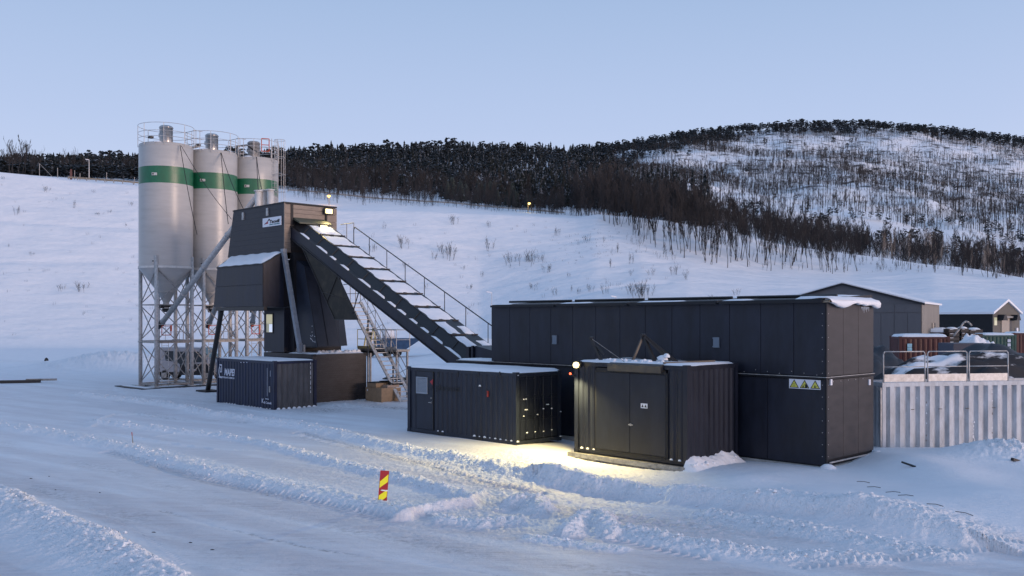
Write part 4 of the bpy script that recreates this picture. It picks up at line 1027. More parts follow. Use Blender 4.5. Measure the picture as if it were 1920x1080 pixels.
# black raking prop
f0 = (-8.27, -.42); m = MB(); m.tube((*f0, .12), (-6.45+.9, -.9, 5.0), .15, n=12); m.build('raking_prop', black, T)
m = MB(); m.box(f0[0]-.6, f0[1]-.5, -.05, f0[0]+.7, f0[1]+.5, .12); m.build('prop_pad', dark2, T)
# base container
bt = pthing('base_container', 'warm-lit dark horizontally boarded container under the tower chute, next to the cardboard box', 'container', 3, 0, 0)
m = MB(); m.box(-2.2, .04, 0, 2.96, TW-.04, 2.6); m.build('core', dark2, bt)
k = 20
for i in range(k):
    z0, z1 = .08+(2.36)*i/k, .08+2.36*(i+1)/k-.008; m = MB(); m.box(2.96, .18, z0, 2.99+.005*(i % 2), TW-.16, z1); m.build('end_board', brown, bt)
m = MB(); m.box(-2.2, 0, .08, 2.84, .04, 2.42); m.build('front_sheet', dark, bt)
m = MB(); m.box(2.84,0,0,3.0,.18,2.6); m.box(2.84,TW-.16,0,3.0,TW,2.6); m.box(-2.2,0,2.42,2.84,.1,2.6); m.box(2.9,.18,2.44,3.0,TW-.16,2.6); m.box(2.9,.18,0,3.0,TW-.16,.08); m.build('frame', brown, bt)
m = MB()
for y in (-.01, TW-.17):
    for z in (-.01, 2.49): m.box(2.83, y, z, 3.02, y+.18, z+.12)
m.build('corner_casting', dark2, bt)
snowcap('roof_snow', bt, .3, 2.95, .05, TW-.05, 2.6, .06, 41)
m = MB(); rnd = random.Random(2)
for i in range(30): blob(m, (2.7-rnd.random()*.5, .3+rnd.random()*3.0, 2.62), .16, .16, .08+rnd.random()*.12, i)
o = m.build('snow_lumps', snow, bt, True); o['kind'] = 'stuff'

# floodlights on the tower
for i, (xi, yi, yp, xx, lab, e_) in enumerate(((617.5, 396, 3.0, .30, 'bright rectangular floodlight at the top right of the tower', 130), (608, 427, 2.55, 1.05, 'lower floodlight shining down the belt cover', 110))):
    q = onX(xi, yi, xx); z = q[2]; yp = q[1]
    fl = pthing('floodlight', lab, 'floodlight', xx, yp, z)
    m = MB(); m.box(xx-.14, yp-.30, z-.19, xx-.05, yp+.30, z+.19); m.box(xx-.4, yp-.03, z-.03, xx-.14, yp+.03, z+.03); m.build('housing', dark2, fl)
    m = MB(); m.box(xx-.05, yp-.22, z-.13, xx-.02, yp+.22, z+.13); m.build('lens', lamp_em, fl)
    wl = PL(xx+.08, yp)
    lamp('floodlight_light', (*wl, z), e_, (1.0, .78, .36), .15, 'SPOT', (*PL(xx+5, yp-.6), z-4.0), 150)

# ================================================================== belt conveyor
CV = pthing('belt_conveyor', 'long covered belt conveyor with snowy lids sloping from tower down to charcoal building', 'conveyor', 0, 1.5, 0)
def zt_(x): return 9.72-.4862*x
m = MB(); m.prism([(-.3, zt_(-.3)), (14.7, zt_(14.7)), (14.7, zt_(14.7)-.6), (-.3, zt_(-.3)-.75)], 'y', .42, .47); m.build('side_plate', dark, CV)
m = MB(); m.prism([(-.3, zt_(-.3)+.02), (14.7, zt_(14.7)+.02), (14.7, zt_(14.7)-.03), (-.3, zt_(-.3)-.03)], 'y', .36, .62); m.prism([(-.3, zt_(-.3)-.68), (14.7, zt_(14.7)-.58), (14.7, zt_(14.7)-.62), (-.3, zt_(-.3)-.72)], 'y', .36, .6); m.build('side_flange', black, CV)
m = MB(); m.prism([(-.3, zt_(-.3)), (17.6, zt_(17.6)), (17.6, zt_(17.6)-.6), (-.3, zt_(-.3)-.75)], 'y', 2.85, 2.9); m.build('side_plate', dark, CV)
m = MB(); m.prism([(0, zt_(0)-.3), (17.5, zt_(17.5)-.3), (17.5, zt_(17.5)-.36), (0, zt_(0)-.36)], 'y', .5, 2.8); m.build('belt', rubber, CV)
m = MB()
m.hexa([(0,.62,zt_(0)+.02),(15.6,.62,zt_(15.6)+.02),(15.6,.66,zt_(15.6)-.05),(0,.66,zt_(0)-.05),(0,1.0,zt_(0)+.36),(15.6,1.0,zt_(15.6)+.36),(15.6,1.04,zt_(15.6)+.30),(0,1.04,zt_(0)+.30)]); m.build('cover_side', black, CV)
m = MB(); 
for x in [1.05+1.4*i for i in range(11)]: m.bar((x, .60, zt_(x)+.03), (x, 1.0, zt_(x)+.40), .03, .02)
m.build('cover_rib', black, CV)
xs_ = [.7+1.385*i for i in range(12)]
for i, (a_, c_) in enumerate(zip(xs_, xs_[1:])):
    m = MB(); h0, h1 = .34, .40
    m.hexa([(a_+.03,1.0,zt_(a_)+h0),(c_,1.0,zt_(c_)+h0),(c_,2.62,zt_(c_)+h0),(a_+.03,2.62,zt_(a_)+h0),(a_+.03,1.0,zt_(a_)+h1),(c_,1.0,zt_(c_)+h1),(c_,2.62,zt_(c_)+h1),(a_+.03,2.62,zt_(a_)+h1)]); lid = m.build('belt_lid', black, CV)
    # snow lying on each lid, blown off near the lower end
    patches = [(a_+.10, c_-.13, 1.08, 2.52)] if i < 8 else ([(a_+.08, c_-.15, 1.05, 1.70), (a_+.5, c_-.1, 2.05, 2.58)] if i < 10 else [(a_+.1, c_-.2, 1.1, 1.6), (a_+.2, c_-.15, 2.0, 2.5)])
    for (pa, pb, qa, qb) in patches:
        nn, mm_ = 12, 12; V = []
        for j in range(nn):
            for k in range(mm_):
                s1, s2 = k/(mm_-1), j/(nn-1); x = pa+(pb-pa)*s1; y = qa+(qb-qa)*s2; e = min(k, mm_-1-k, j, nn-1-j, 3)/3
                jx = .05*math.sin(y*9+i*3)*(k in (0, mm_-1)); jy = .04*math.sin(x*8+i)*(j in (0, nn-1))
                V.append((x+jx, y+jy, zt_(x)+h1+.004+.055*math.sqrt(e)*(1+.3*math.sin(x*3.1+y*4.7+i))))
        off = OFF[lid.name]; V = [(p[0]-off[0], p[1]-off[1], p[2]-off[2]) for p in V]
        npmesh('lid_snow', V, gridfaces(nn, mm_), snow, lid, True)
    m = MB(); m.bar((c_-.02,1.0,zt_(c_)+.44),(c_-.02,1.0+.9,zt_(c_)+.44),.05,.05); m.bar((c_-.02,2.3,zt_(c_)+.44),(c_-.02,2.66,zt_(c_)+.44),.07,.05); m.build('lid_hinge', black, CV)
# snow on the near ledge, in strips
rnd = random.Random(12); x = 1.0
while x < 14.2:
    L_ = rnd.uniform(.5, 1.3); nn, mm_ = 4, 10; V = []
    for j in range(nn):
        for k in range(mm_):
            s1, s2 = k/(mm_-1), j/(nn-1); xx = x+L_*s1; e = min(k, mm_-1-k, 2)/2
            V.append((xx-OFF[CV.name][0], .40+.20*s2*(.3+.7*e)-OFF[CV.name][1], zt_(xx)+.025+.05*e*(j in (1, 2))))
    npmesh('ledge_snow', V, gridfaces(nn, mm_), snow, CV, True)
    x += L_+rnd.uniform(.1, .7)*(1.5 if x < 5 else .5)
# handrail and walkway on the far side
m = MB(); yr = 3.35
def zr(x): return zt_(x)+.95
m.tube((2.0, yr, zr(2.0)), (17.2, yr, zr(17.2)), .028, n=6); m.tube((2.0, yr, zr(2.0)), (1.9, yr, zr(2)-.15), .028, n=6)
for i in range(9): x = 3.4+1.62*i; m.tube((x, yr, zr(x)), (x, yr, zt_(x)-.3), .022, n=5)
m.tube((1.9, yr, zr(2)-.15), (1.9, yr, zr(2)-1.2), .028, n=6)
m.build('handrail', black, CV)
m = MB()
m.tube((.6, yr, 9.95), (1.9, yr, 9.95), .025, n=6); m.tube((1.9, yr, 9.95), (1.9, yr, 8.9), .025, n=6); m.tube((1.2, yr, 9.95), (1.2, yr, 8.9), .025, n=6); m.build('handrail', galvd, CV)
m = MB(); m.prism([(1.0, zt_(1)-.3), (17.3, zt_(17.3)-.3), (17.3, zt_(17.3)-.36), (1.0, zt_(1)-.36)], 'y', 2.92, 3.38); m.build('walkway', galvd, CV)
m = MB()
for x in (5.2, 7.4, 9.6, 11.8): m.box(x, .40, zt_(x)-.68, x+.16, .55, zt_(x)-.60)
m.build('bolt_lug', black, CV)
# tail end machinery at the foot
m = MB(); m.box(14.75, .5, 2.72, 14.95, .9, 3.25); m.box(15.1, .5, 2.72, 15.2, .62, 3.3); m.prism([(15.25, 2.74), (17.6, 2.74), (17.6, 2.9), (15.25, 3.3)], 'y', .6, 2.6); m.build('tail_guard', dark, CV)
snowcap('tail_snow', CV, 16.0, 17.6, .8, 2.6, 3.05, .06, 9)
# mesh dust screen under the belt
A_, B2, D2, C2 = onY(565, 457, .47), onY(634.4, 515.6, .47), onY(629, 599, .47), onY(672, 599, .47)
sc = pthing('dust_screen', 'dark tapered mesh screen hanging under the belt conveyor beside the chute', 'screen', 1.2, .47, 6)
def ext(name, poly, ya, yb, mtr):
    m = MB(); m.prism([(p[0], p[2]) for p in poly], 'y', ya, yb); return m.build(name, mtr, sc)
ext('mesh_sheet', (A_, B2, C2, D2), .44, .47, mesh_m)
m = MB()
for p, q in ((A_, B2), (B2, C2), (C2, D2), (D2, A_)): m.bar((p[0], .42, p[2]), (q[0], .42, q[2]), .05, .05)
mA = [(A_[i]*.35+D2[i]*.65) for i in range(3)]; mB = [(B2[i]*.42+C2[i]*.58) for i in range(3)]
m.bar((mA[0], .42, mA[2]), (mB[0], .42, mB[2]), .035, .03); m.bar((B2[0], .41, B2[2]), (A_[0]*.22+D2[0]*.78, .41, A_[2]*.22+D2[2]*.78), .035, .03)
m.build('screen_frame', black, sc)
m = MB(); q = onY(672, 546, .47); m.tube((C2[0]-.45, .42, C2[2]+.3), (q[0]+.1, .47, q[2]+.1), .03, n=6); m.build('stay', black, sc)
m = MB(); m.quad((D2[0], .47, D2[2]), (C2[0], .47, C2[2]), (C2[0], 1.9, C2[2]), (D2[0], 1.9, D2[2])); m.build('bottom_sheet', mesh_m, sc)

# ================================================================== steel stairs and service platform
ST = pthing('steel_stairs', 'steep galvanised steel stair with cross-braced handrails between the tower and the slate container', 'stairs', 5.9, 3.8, 0)
sx0, sx1, sz0, sz1, sy0, sy1 = .84, 5.84, 5.5, -.05, 3.75, 4.55
for y in (sy0, sy1):
    m = MB(); m.bar((sx0, y, sz0), (sx1, y, sz1), .06, .20, up=(0,1,0)) ; m.build('stringer', galv, ST)
nS = 24
for i in range(nS):
    t = (i+.5)/nS; x = sx0+(sx1-sx0)*t; z = sz0+(sz1-sz0)*t; m = MB(); m.box(x-.12, sy0+.03, z-.02, x+.12, sy1-.03, z+.02); m.build('tread', galv, ST)
for y in (sy0, sy1):
    m = MB(); m.tube((sx0, y, sz0+1.15), (sx1-.6, y, sz1+.66+1.15), .024, n=6); m.tube((sx0, y, sz0+.6), (sx1-.6, y, sz1+.66+.6), .018, n=6)
    if y == sy0: m = MB()
    k = 6
    for i in range(k+1):
        x = sx0+(sx1-.6-sx0)*i/k; z = sz0-1.11*(x-sx0); 
        if y == sy1: m.tube((x, y, z+.05), (x, y, z+1.15), .018, n=5)
        if i < k and y == sy1:
            x2 = sx0+(sx1-.6-sx0)*(i+1)/k; z2 = sz0-1.11*(x2-sx0); m.tube((x, y, z+.05), (x2, y, z2+1.15), .014, n=5)
    if y == sy1: m.build('handrail', galvd, ST)
m = MB(); m.box(-1.0, sy0, 5.38, sx0, sy1, 5.46); m.build('landing', galvd, ST)
m = MB()
for x in (-.2, .35, .84): m.tube((x, sy1, 5.46), (x, sy1, 6.56), .022, n=5)
m.tube((-.9, sy1, 6.56), (.84, sy1, 6.56), .022, n=6); m.tube((-.9, sy1, 6.0), (.84, sy1, 6.0), .018, n=6); m.build('landing_rail', galvd, ST)
m = MB()
for x in (1.6, 4.0):
    z = sz0-1.11*(x-sx0); m.bar((x, sy1, z), (x, sy1, -.05), .08)
m.bar((4.3, 4.6, 1.6), (5.6, 5.2, .0), .05); m.build('stair_post', galvd, ST)
PF = pthing('service_platform', 'service platform with cream and grey rails crossing behind the stair', 'platform', 3, 5, 0)
px0, px1, py0, py1, pz = .4, 4.15, 4.65, 5.6, 2.78
m = MB(); m.box(px0, py0, pz-.12, px1, py1, pz); m.build('deck', galvd, PF)
m = MB(); m.box(px0, py0-.05, pz-.25, px1, py0+.05, pz-.121); m.build('deck_beam', dark2, PF)
for k, (a_, c_, mt) in enumerate(((px0, 2.2, yellow), (2.25, 3.1, galv), (3.2, px1, galv))):
    m = MB(); m.path([(a_, py0, pz), (a_, py0, pz+1.1), (c_, py0, pz+1.1), (c_, py0, pz)], .024); m.tube((a_, py0, pz+.55), (c_, py0, pz+.55), .02, n=5)
    mm_ = (a_+c_)/2; m.tube((mm_, py0, pz), (mm_, py0, pz+1.1), .02, n=5); m.box(a_, py0-.012, pz, c_, py0+.012, pz+.15); m.build('guard_rail', mt, PF)
m = MB(); m.path([(px1, py0, pz+1.1), (px1, py1, pz+1.1), (px0, py1, pz+1.1)], .022); m.tube((px1, py0, pz+.55), (px1, py1, pz+.55), .018, n=5); m.tube((px1, py1, pz), (px1, py1, pz+1.1), .02, n=5); m.build('guard_rail', galv, PF)
m = MB()
for x in (.9, 1.5): m.bar((x, py0+.1, pz), (x+.35, py0+.1, pz+1.3), .06); m.bar((x+.35, py0+.1, pz+1.3), (x+.6, py0+.1, pz), .05)
m.build('trestle', yellow, PF)
for x in (px0+.1, px1-.1):
    for y in (py0+.1, py1-.1): m = MB(); m.bar((x, y, 0), (x, y, pz-.12), .09); m.build('leg', galvd, PF)

# ================================================================== silos
SD = Vector((.62, .785, 0)).normalized(); S0 = Vector((-23.15, 62.3, 0))
SILO_LABELS = ['nearest white cement silo with green band, left end of the row', 'middle white cement silo with green band between its two neighbours', 'farthest white cement silo with green band and caged ladder beside it']
def make_silo(i):
    c = S0 + SD*3.5*i
    s = thing('cement_silo', SILO_LABELS[i], 'silo', (c.x, c.y, 0), R(-45), 'three green-banded cement silos')
    r = 1.72; n = 48
    m = MB(); m.lathe([(r, 7.92), (r, 13.42)], n); m.lathe([(r, 14.48), (r, 16.0), (r-.05, 16.08)], n); m.build('shell', silo_w, s, True)
    m = MB(); m.lathe([(r+.004, 13.40), (r+.004, 14.50)], n); m.build('green_band', green, s, True)
    for z in (8.0, 10.6, 13.2, 15.9): m = MB(); m.lathe([(r+.003, z-.015), (r+.012, z), (r+.003, z+.015)], n); m.build('weld_seam', silo_w, s, True)
    m = MB(); m.lathe([(r+.03, 7.84), (r+.05, 7.88), (r+.05, 7.98), (r+.01, 8.0)], n); m.build('ring_beam', whitep, s)
    m = MB(); m.lathe([(.55, 6.30), (r, 7.86)], n); m.build('cone', silo_w, s, True)
    m = MB(); m.lathe([(.20, 5.62), (.53, 6.26), (.62, 6.28), (.62, 6.34), (.55, 6.35)], 32); m.lathe([(.2, 5.2), (.2, 5.62)], 20); m.build('outlet_cone', silo_w, s, True)
    m = MB(); m.lathe([(.26, 5.30), (.30, 5.34), (.30, 5.42), (.26, 5.46)], 16); m.box(-.12, -.42, 5.22, .12, -.2, 5.5); m.tube((-.25,-.1,5.1), (.1,.1,5.1), .14, n=10); m.build('slide_valve', black, s)
    m = MB(); m.lathe([(r-.02, 16.06), (.0001, 16.17)], n); m.build('top_plate', whitep, s, True)
    # railings on top
    rr = r+.05; zb, ztp = 16.06, 17.32
    for z in (ztp, zb+.75, zb+.38):
        m = MB()
        for k in range(40):
            t0_, t1_ = 2*math.pi*k/40, 2*math.pi*(k+1)/40; m.tube((rr*math.cos(t0_), rr*math.sin(t0_), z), (rr*math.cos(t1_), rr*math.sin(t1_), z), .017, n=4, cap=False)
        m.build('top_rail', galv, s)
    for k in range(8):
        t = 2*math.pi*(k+.35)/8; m = MB(); m.tube((rr*math.cos(t), rr*math.sin(t), zb-.15), (rr*math.cos(t), rr*math.sin(t), ztp), .02, n=5); m.build('rail_post', galv, s)
    # filter
    m = MB(); m.lathe([(.43, 16.10), (.43, 17.25), (.46, 17.26), (.46, 17.32), (.36, 17.42), (.0001, 17.46)], 24); m.box(-.55,-.16,17.02,-.4,.05,17.16); m.box(-.5,-.3,16.7,-.4,-.12,16.95); m.build('dust_filter', steel if i < 2 else galvd, s, True)
    # hatch lip with snow, towards the viewer's right
    m = MB(); a_ = R(-48); hx, hy = 1.30*math.cos(a_), 1.30*math.sin(a_); blob(m, (hx, hy, 16.06), .55, .45, .12, i); m.build('hatch_snow', snow, s, True)
    m = MB(); a_ = R(-75)
    for k in range(2): m.box(.45+k*.2, -1.45, 16.34, .6+k*.2, -1.2, 16.46)
    m.build('lid_clamp', black, s)
    # lifting lug on the green band
    t = R(-63+(14, 16, 18)[i]); lx, ly = (r+.03)*math.cos(t), (r+.03)*math.sin(t); tx, ty = -math.sin(t), math.cos(t)
    for zc_, w_ in ((13.95, .17), (8.28, .14)):
        m = MB(); m.bar((lx-tx*w_, ly-ty*w_, zc_), (lx+tx*w_, ly+ty*w_, zc_), .05, .17); o = m.build('lifting_lug', whitep, s)
        m = MB(); m.tube((lx-tx*.07, ly-ty*.07, zc_), (lx-tx*.07+.06*math.cos(t), ly-ty*.07+.06*math.sin(t), zc_), .05, n=10); m.build('lug_hole', black, o)
    # legs and bracing (square in plan, sides parallel to the plant)
    q = 1.22; ex = .0
    cor = [(q, q), (q, -q), (-q, -q), (-q, q)]
    lx_ = [(-1.72,0),(0,-1.72),(1.72,0),(0,1.72)]
    rot = R(45)
    legs = [(x*math.cos(rot)-y*math.sin(rot), x*math.sin(rot)+y*math.cos(rot)) for x, y in lx_]
    for k, (x, y) in enumerate(legs):
        m = MB(); m.tube((x, y, .1), (x, y, 7.9 if k in (0, 3) else 8.65), .125, n=12); m.box(x-.2, y-.2, .0, x+.2, y+.2, .1); m.tube((x, y, 2.95), (x, y, 3.05), .17, n=12); m.build('leg', galv, s, True)
    for k in range(4):
        (x0_, y0_), (x1_, y1_) = legs[k], legs[(k+1) % 4]
        for zb_, w_, h_ in ((5.45, .07, .07), (3.0, .08, .16), (.2, .1, .1)): m = MB(); m.bar((x0_, y0_, zb_), (x1_, y1_, zb_), w_, h_); m.build('tie_beam', galvd, s)
        for z0_, z1_ in ((.3, 2.9), (3.1, 5.4), (5.5, 7.8)):
            for flip in (0, 1):
                p_, q_ = ((x0_, y0_, z0_), (x1_, y1_, z1_)) if flip else ((x0_, y0_, z1_), (x1_, y1_, z0_))
                m = MB(); m.tube(p_, q_, .036, n=5); m.build('cross_brace', galvd, s)
    # walkway round the legs with rails
    m = MB(); m.box(-1.6, -1.55, 2.92, 1.6, -1.15, 2.97) if False else None
    for k in (0, 1):
        (x0_, y0_), (x1_, y1_) = legs[k+1], legs[(k+2) % 4]
        m = MB(); m.bar((x0_, y0_, 3.10), (x1_, y1_, 3.10), .5, .04); m.build('walk_deck', galvd, s)
        m = MB(); m.tube((x0_, y0_, 4.15), (x1_, y1_, 4.15), .02, n=5); m.tube((x0_, y0_, 3.65), (x1_, y1_, 3.65), .016, n=5)
        for t in (.25, .5, .75): m.tube((x0_+(x1_-x0_)*t, y0_+(y1_-y0_)*t, 3.1), (x0_+(x1_-x0_)*t, y0_+(y1_-y0_)*t, 4.15), .018, n=5)
        m.build('walk_rail', galv, s)
    # red framed gate and little ladder
    (x0_, y0_), (x1_, y1_) = legs[2], legs[3]
    a_ = Vector((legs[1][0]*.85+legs[2][0]*.15, legs[1][1]*.85+legs[2][1]*.15, 0)); d_ = Vector((legs[2][0]-legs[1][0], legs[2][1]-legs[1][1], 0)).normalized()
    m = MB(); p_ = a_; m.path([p_+Vector((0,0,3.45)), p_+d_*.62+Vector((0,0,3.45)), p_+d_*.62+Vector((0,0,4.05)), p_+Vector((0,0,4.05)), p_+Vector((0,0,3.45))], .028, 5); m.bar(p_+d_*.62+Vector((0,0,3.7)), p_+d_*.62+Vector((0,0,4.1)), .1); m.build('gate', orange, s)
    m = MB()
    for e_ in (0, .45): m.tube(p_+d_*e_+Vector((0,0,.1)), p_+d_*e_+Vector((0,0,3.1)), .02, n=5)
    for k in range(9): m.tube(p_+Vector((0,0,.35+k*.3)), p_+d_*.45+Vector((0,0,.35+k*.3)), .014, n=4)
    m.build('access_ladder', galv, s)
    m = MB(); aa = R(170); m.tube((1.78*math.cos(aa), 1.78*math.sin(aa), .2), (1.78*math.cos(aa), 1.78*math.sin(aa), 16.1), .045, n=6); m.build('fill_pipe', galvd, s)
    return s
SIL = [make_silo(i) for i in range(3)]
def scen(i): return S0 + SD*3.5*i
m = MB(); sl_ = thing('silo_slab', 'snow-dusted dark steel ground frame under the three silos', 'base frame', (S0.x, S0.y, 0), R(-45))
m.box(-2.3,-2.5,-.06,2.0,-1.3,.06); m.box(-2.3,1.1,-.06,2.0,1.5,.05); m.box(-2.1,-1.3,-.06,-1.1,9.5,.05); m.box(1.0,-1.3,-.06,1.9,9.5,.05); m.build('beams', dark2, sl_)
snowcap('slab_snow', sl_, -2.1, 1.9, -2.3, -1.4, .05, .03, 3)
# caged ladder by the last silo
LD = thing('caged_ladder', 'tall caged steel ladder rising beside the farthest silo', 'ladder', (0,0,0))
c = scen(2); u_ = Vector((.93, .30, 0)).normalized(); base = Vector((c.x, c.y, 0))+Vector((.80,-1.62,0))
lx_ = Vector((.94,-.0,0)); 
pA = Vector((-17.30, 67.0, 0)); pB = Vector((-16.95, 67.2, 0)); pdir = (pB-pA).normalized(); nrm = Vector((pdir.y, -pdir.x, 0))
m = MB()
for p in (pA, pB): m.tube(p+Vector((0,0,3.0)), p+Vector((0,0,17.5)), .025, n=5)
k = 0
while 3.2+k*.3 < 17.3: z = 3.2+k*.3; m.tube(pA+Vector((0,0,z)), pB+Vector((0,0,z)), .014, n=4); k += 1
m.build('ladder_rungs', galv, LD)
m = MB(); cc = (pA+pB)/2 + Vector((.38, .0, 0))
for i in range(11):
    z = 5+i*1.24
    for k in range(12):
        t0_, t1_ = 2*math.pi*k/12, 2*math.pi*(k+1)/12; m.tube(cc+Vector((.38*math.cos(t0_), .38*math.sin(t0_), z)), cc+Vector((.38*math.cos(t1_), .38*math.sin(t1_), z)), .016, n=4, cap=False)
for k in range(6):
    t = 2*math.pi*k/6; m.tube(cc+Vector((.38*math.cos(t), .38*math.sin(t), 5)), cc+Vector((.38*math.cos(t), .38*math.sin(t), 17.4)), .014, n=4)
m.build('safety_cage', galv, LD)
m = MB(); g0 = Vector((-17.95, 66.7, 16.55)); m.path([g0, g0+Vector((.5,.15,0)), g0+Vector((.5,.15,.9)), g0+Vector((0,0,.9)), g0], .035, 5); m.tube(g0+Vector((0,0,.45)), g0+Vector((.5,.15,.45)), .03, n=5); m.build('top_gate', orange, LD)
# catwalks joining silo tops
for i in range(2):
    a_, c_ = scen(i), scen(i+1); lab = ('short catwalk joining the tops of the nearest and middle silos', 'short catwalk joining the tops of the middle and farthest silos')[i]
    cw = thing('catwalk', lab, 'walkway', (0,0,0)); d_ = (c_-a_).normalized(); s1 = a_+d_*1.6; e1 = c_-d_*1.6; pv = Vector((d_.y, -d_.x, 0))
    m = MB(); m.bar(s1+Vector((0,0,16.2))+pv*.6, e1+Vector((0,0,16.2))+pv*.6, .8, .06); m.build('deck', galvd, cw)
    m = MB(); 
    for z in (16.7, 17.25): m.tube(s1-d_*.2+pv*1.0+Vector((0,0,z)), e1+d_*.2+pv*1.0+Vector((0,0,z)), .02, n=5)
    for e_ in (s1, e1): m.tube(e_+pv*1.0+Vector((0,0,15.9)), e_+pv*1.0+Vector((0,0,17.3)), .022, n=5)
    m.build('rail', galv, cw)
# screw conveyors from silo outlets to the tower roof
heads = [(484, 363), (494, 362.5), (507, 361)]
hw = [at(484.5, 365, 55.0), at(494.5, 364, 55.3), at(507, 363, 55.0)]
AUG = ['inclined screw conveyor from the nearest silo up to the tower roof', 'inclined screw conveyor from the middle silo up to the tower roof', 'inclined screw conveyor from the farthest silo up to the tower roof']
for i in range(3):
    c = scen(i); st = Vector((c.x-.05, c.y, 4.55)); en = hw[i]
    A_ = thing('screw_conveyor', AUG[i], 'conveyor', (st.x, st.y, 0), 0, 'screw conveyors feeding the tower'); OFF[A_.name] = (st.x, st.y, 0)
    dd_ = (en-st).normalized(); lo = st-dd_*.55
    m = MB(); m.tube(lo, en, .175, n=14); m.build('tube', galv, A_, True)
    for t in (.22, .45, .7): p = st.lerp(en, t); m = MB(); m.tube(p-dd_*.06, p+dd_*.06, .22, n=14); m.build('flange', galv, A_, True)
    m = MB(); m.tube(lo-dd_*.55, lo, .15, .13, n=10); m.tube(lo-dd_*.05, lo+dd_*.05, .21, n=12); m.build('motor', black, A_, True)
    m = MB(); m.tube(en+Vector((0,0,.18)), en-Vector((0,0,1.1)), .2, n=14); m.tube(en+Vector((0,0,.18)), en+Vector((0,0,.25)), .26, n=14); m.build('head', whitep, A_, True)
    m = MB(); m.tube(en-Vector((0,0,.75)), en-Vector((0,0,1.05)), .225, n=14); m.build('rubber_sleeve', rubber, A_, True)
    up_ = dd_.cross(Vector((1,0,0))).normalized()*.24
    if up_.z < 0: up_ = -up_
    m = MB(); m.path([st.lerp(en, t)+up_*(1+.15*math.sin(t*30)) for t in [k/14 for k in range(15)]], .022, 5); m.build('hose', rubber, A_)
# stay wires and hoses from silo tops
WIRES = [((337.5,272,61),(369.5,440,58.5)), ((339.6,273,61),(434,411,56)), ((414,284.5,63.8),(428,420,57)), ((414,284.5,63.8),(457,393,55.5)), ((481,294,66.3),(484.5,360,56)), ((481,294,66.3),(492,360,56))]
WL_ = ['steep dark stay wire on the nearest silo', 'long slanting stay wire from the nearest silo across the middle silo to the tower', 'steep dark stay wire on the middle silo', 'slanting stay wire from the middle silo to the tower roof', 'steeper of two stay wires on the farthest silo', 'right-hand stay wire from the farthest silo to the screw heads']
for (a_, c_), lab in zip(WIRES, WL_):
    m = MB(); p, q = at(*a_), at(*c_); pts = [p.lerp(q, t)-Vector((0,0,.25*math.sin(math.pi*t))) for t in [k/8 for k in range(9)]]
    m.path(pts, .022, 4); tag(m.build('stay_wire', rubber), lab, 'wire')
m = MB(); c = at(461, 283, 67); m.path([c+Vector((-.8,0,0)), c+Vector((-.55,0,.35)), c+Vector((.1,0,.42)), c+Vector((.5,0,.1)), c+Vector((.8,0,-.05))], .06, 6); tag(m.build('filling_hose', rubber), 'black arched hose between the middle and farthest silo tops', 'hose')
# ================================================================== van behind the silo legs
V_ = thing('parked_van', 'silver van with black side windows parked behind the silo legs', 'van', (-26.4, 70.0, 0), R(-10))
sec = [(0,.45),(0.02,1.35),(.25,2.25),(.5,2.42),(3.6,2.40),(4.35,1.62),(5.05,1.30),(5.2,.95),(5.2,.45)]
m = MB(); n_ = len(sec); m.v = [(x, y, z) for y, kk in ((-.9,1),(-.98,1),(.98,1),(.9,1)) for x, z in [(a, b if abs(y) > .95 or b < 1.4 else b) for a, b in sec]]
m = MB(); m.prism(sec, 'y', -.96, .96); m.build('body', vanw, V_, bevel=.08)
for nm, poly in (('rear_side_window', [(.95,1.45),(.85,2.15),(1.65,2.15),(1.65,1.35)]), ('sliding_door_window', [(1.85,1.35),(1.9,2.1),(2.6,2.12),(2.7,1.2),(2.2,1.1)]), ('front_side_window', [(2.8,1.3),(2.8,2.12),(3.55,2.12),(4.2,1.5),(4.2,1.35)])):
    m = MB(); m.prism(poly, 'y', -.985, -.962); m.build(nm, glass, V_)
m = MB(); m.prism([(2.1,.45),(2.1,1.2),(4.9,1.2),(4.9,.45)], 'y', -.98, -.963); m.build('dark_lower_panel', dark2, V_)
m = MB(); m.hexa([(4.36,-.8,1.62),(3.64,-.8,2.36),(3.64,.8,2.36),(4.36,.8,1.62),(4.40,-.8,1.65),(3.68,-.8,2.39),(3.68,.8,2.39),(4.40,.8,1.65)]); m.build('windscreen', mat('screen_glass', (.10,.16,.18), .15), V_)
m = MB(); m.box(0,-.97,.38,5.2,.97,.6); m.build('sill', rubber, V_)
for x in (.85, 4.25):
    for y in (-.9, .75):
        m = MB(); m.tube((x, y-.07, .36), (x, y+.13, .36), .36, n=18); w_ = m.build('wheel', rubber, V_); m = MB(); m.tube((x, y-.09, .36), (x, y-.071, .36), .2, n=12); m.build('rim', galvd, w_)
m = MB(); m.box(5.15,-.8,.8,5.22,-.5,1.0); m.box(5.15,.5,.8,5.22,.8,1.0); m.build('headlight', sign_w, V_)
q = MB(); q.box(2.6,-.99,.72,3.4,-.985,.82); q.build('white_lettering_strip', white_print, V_)
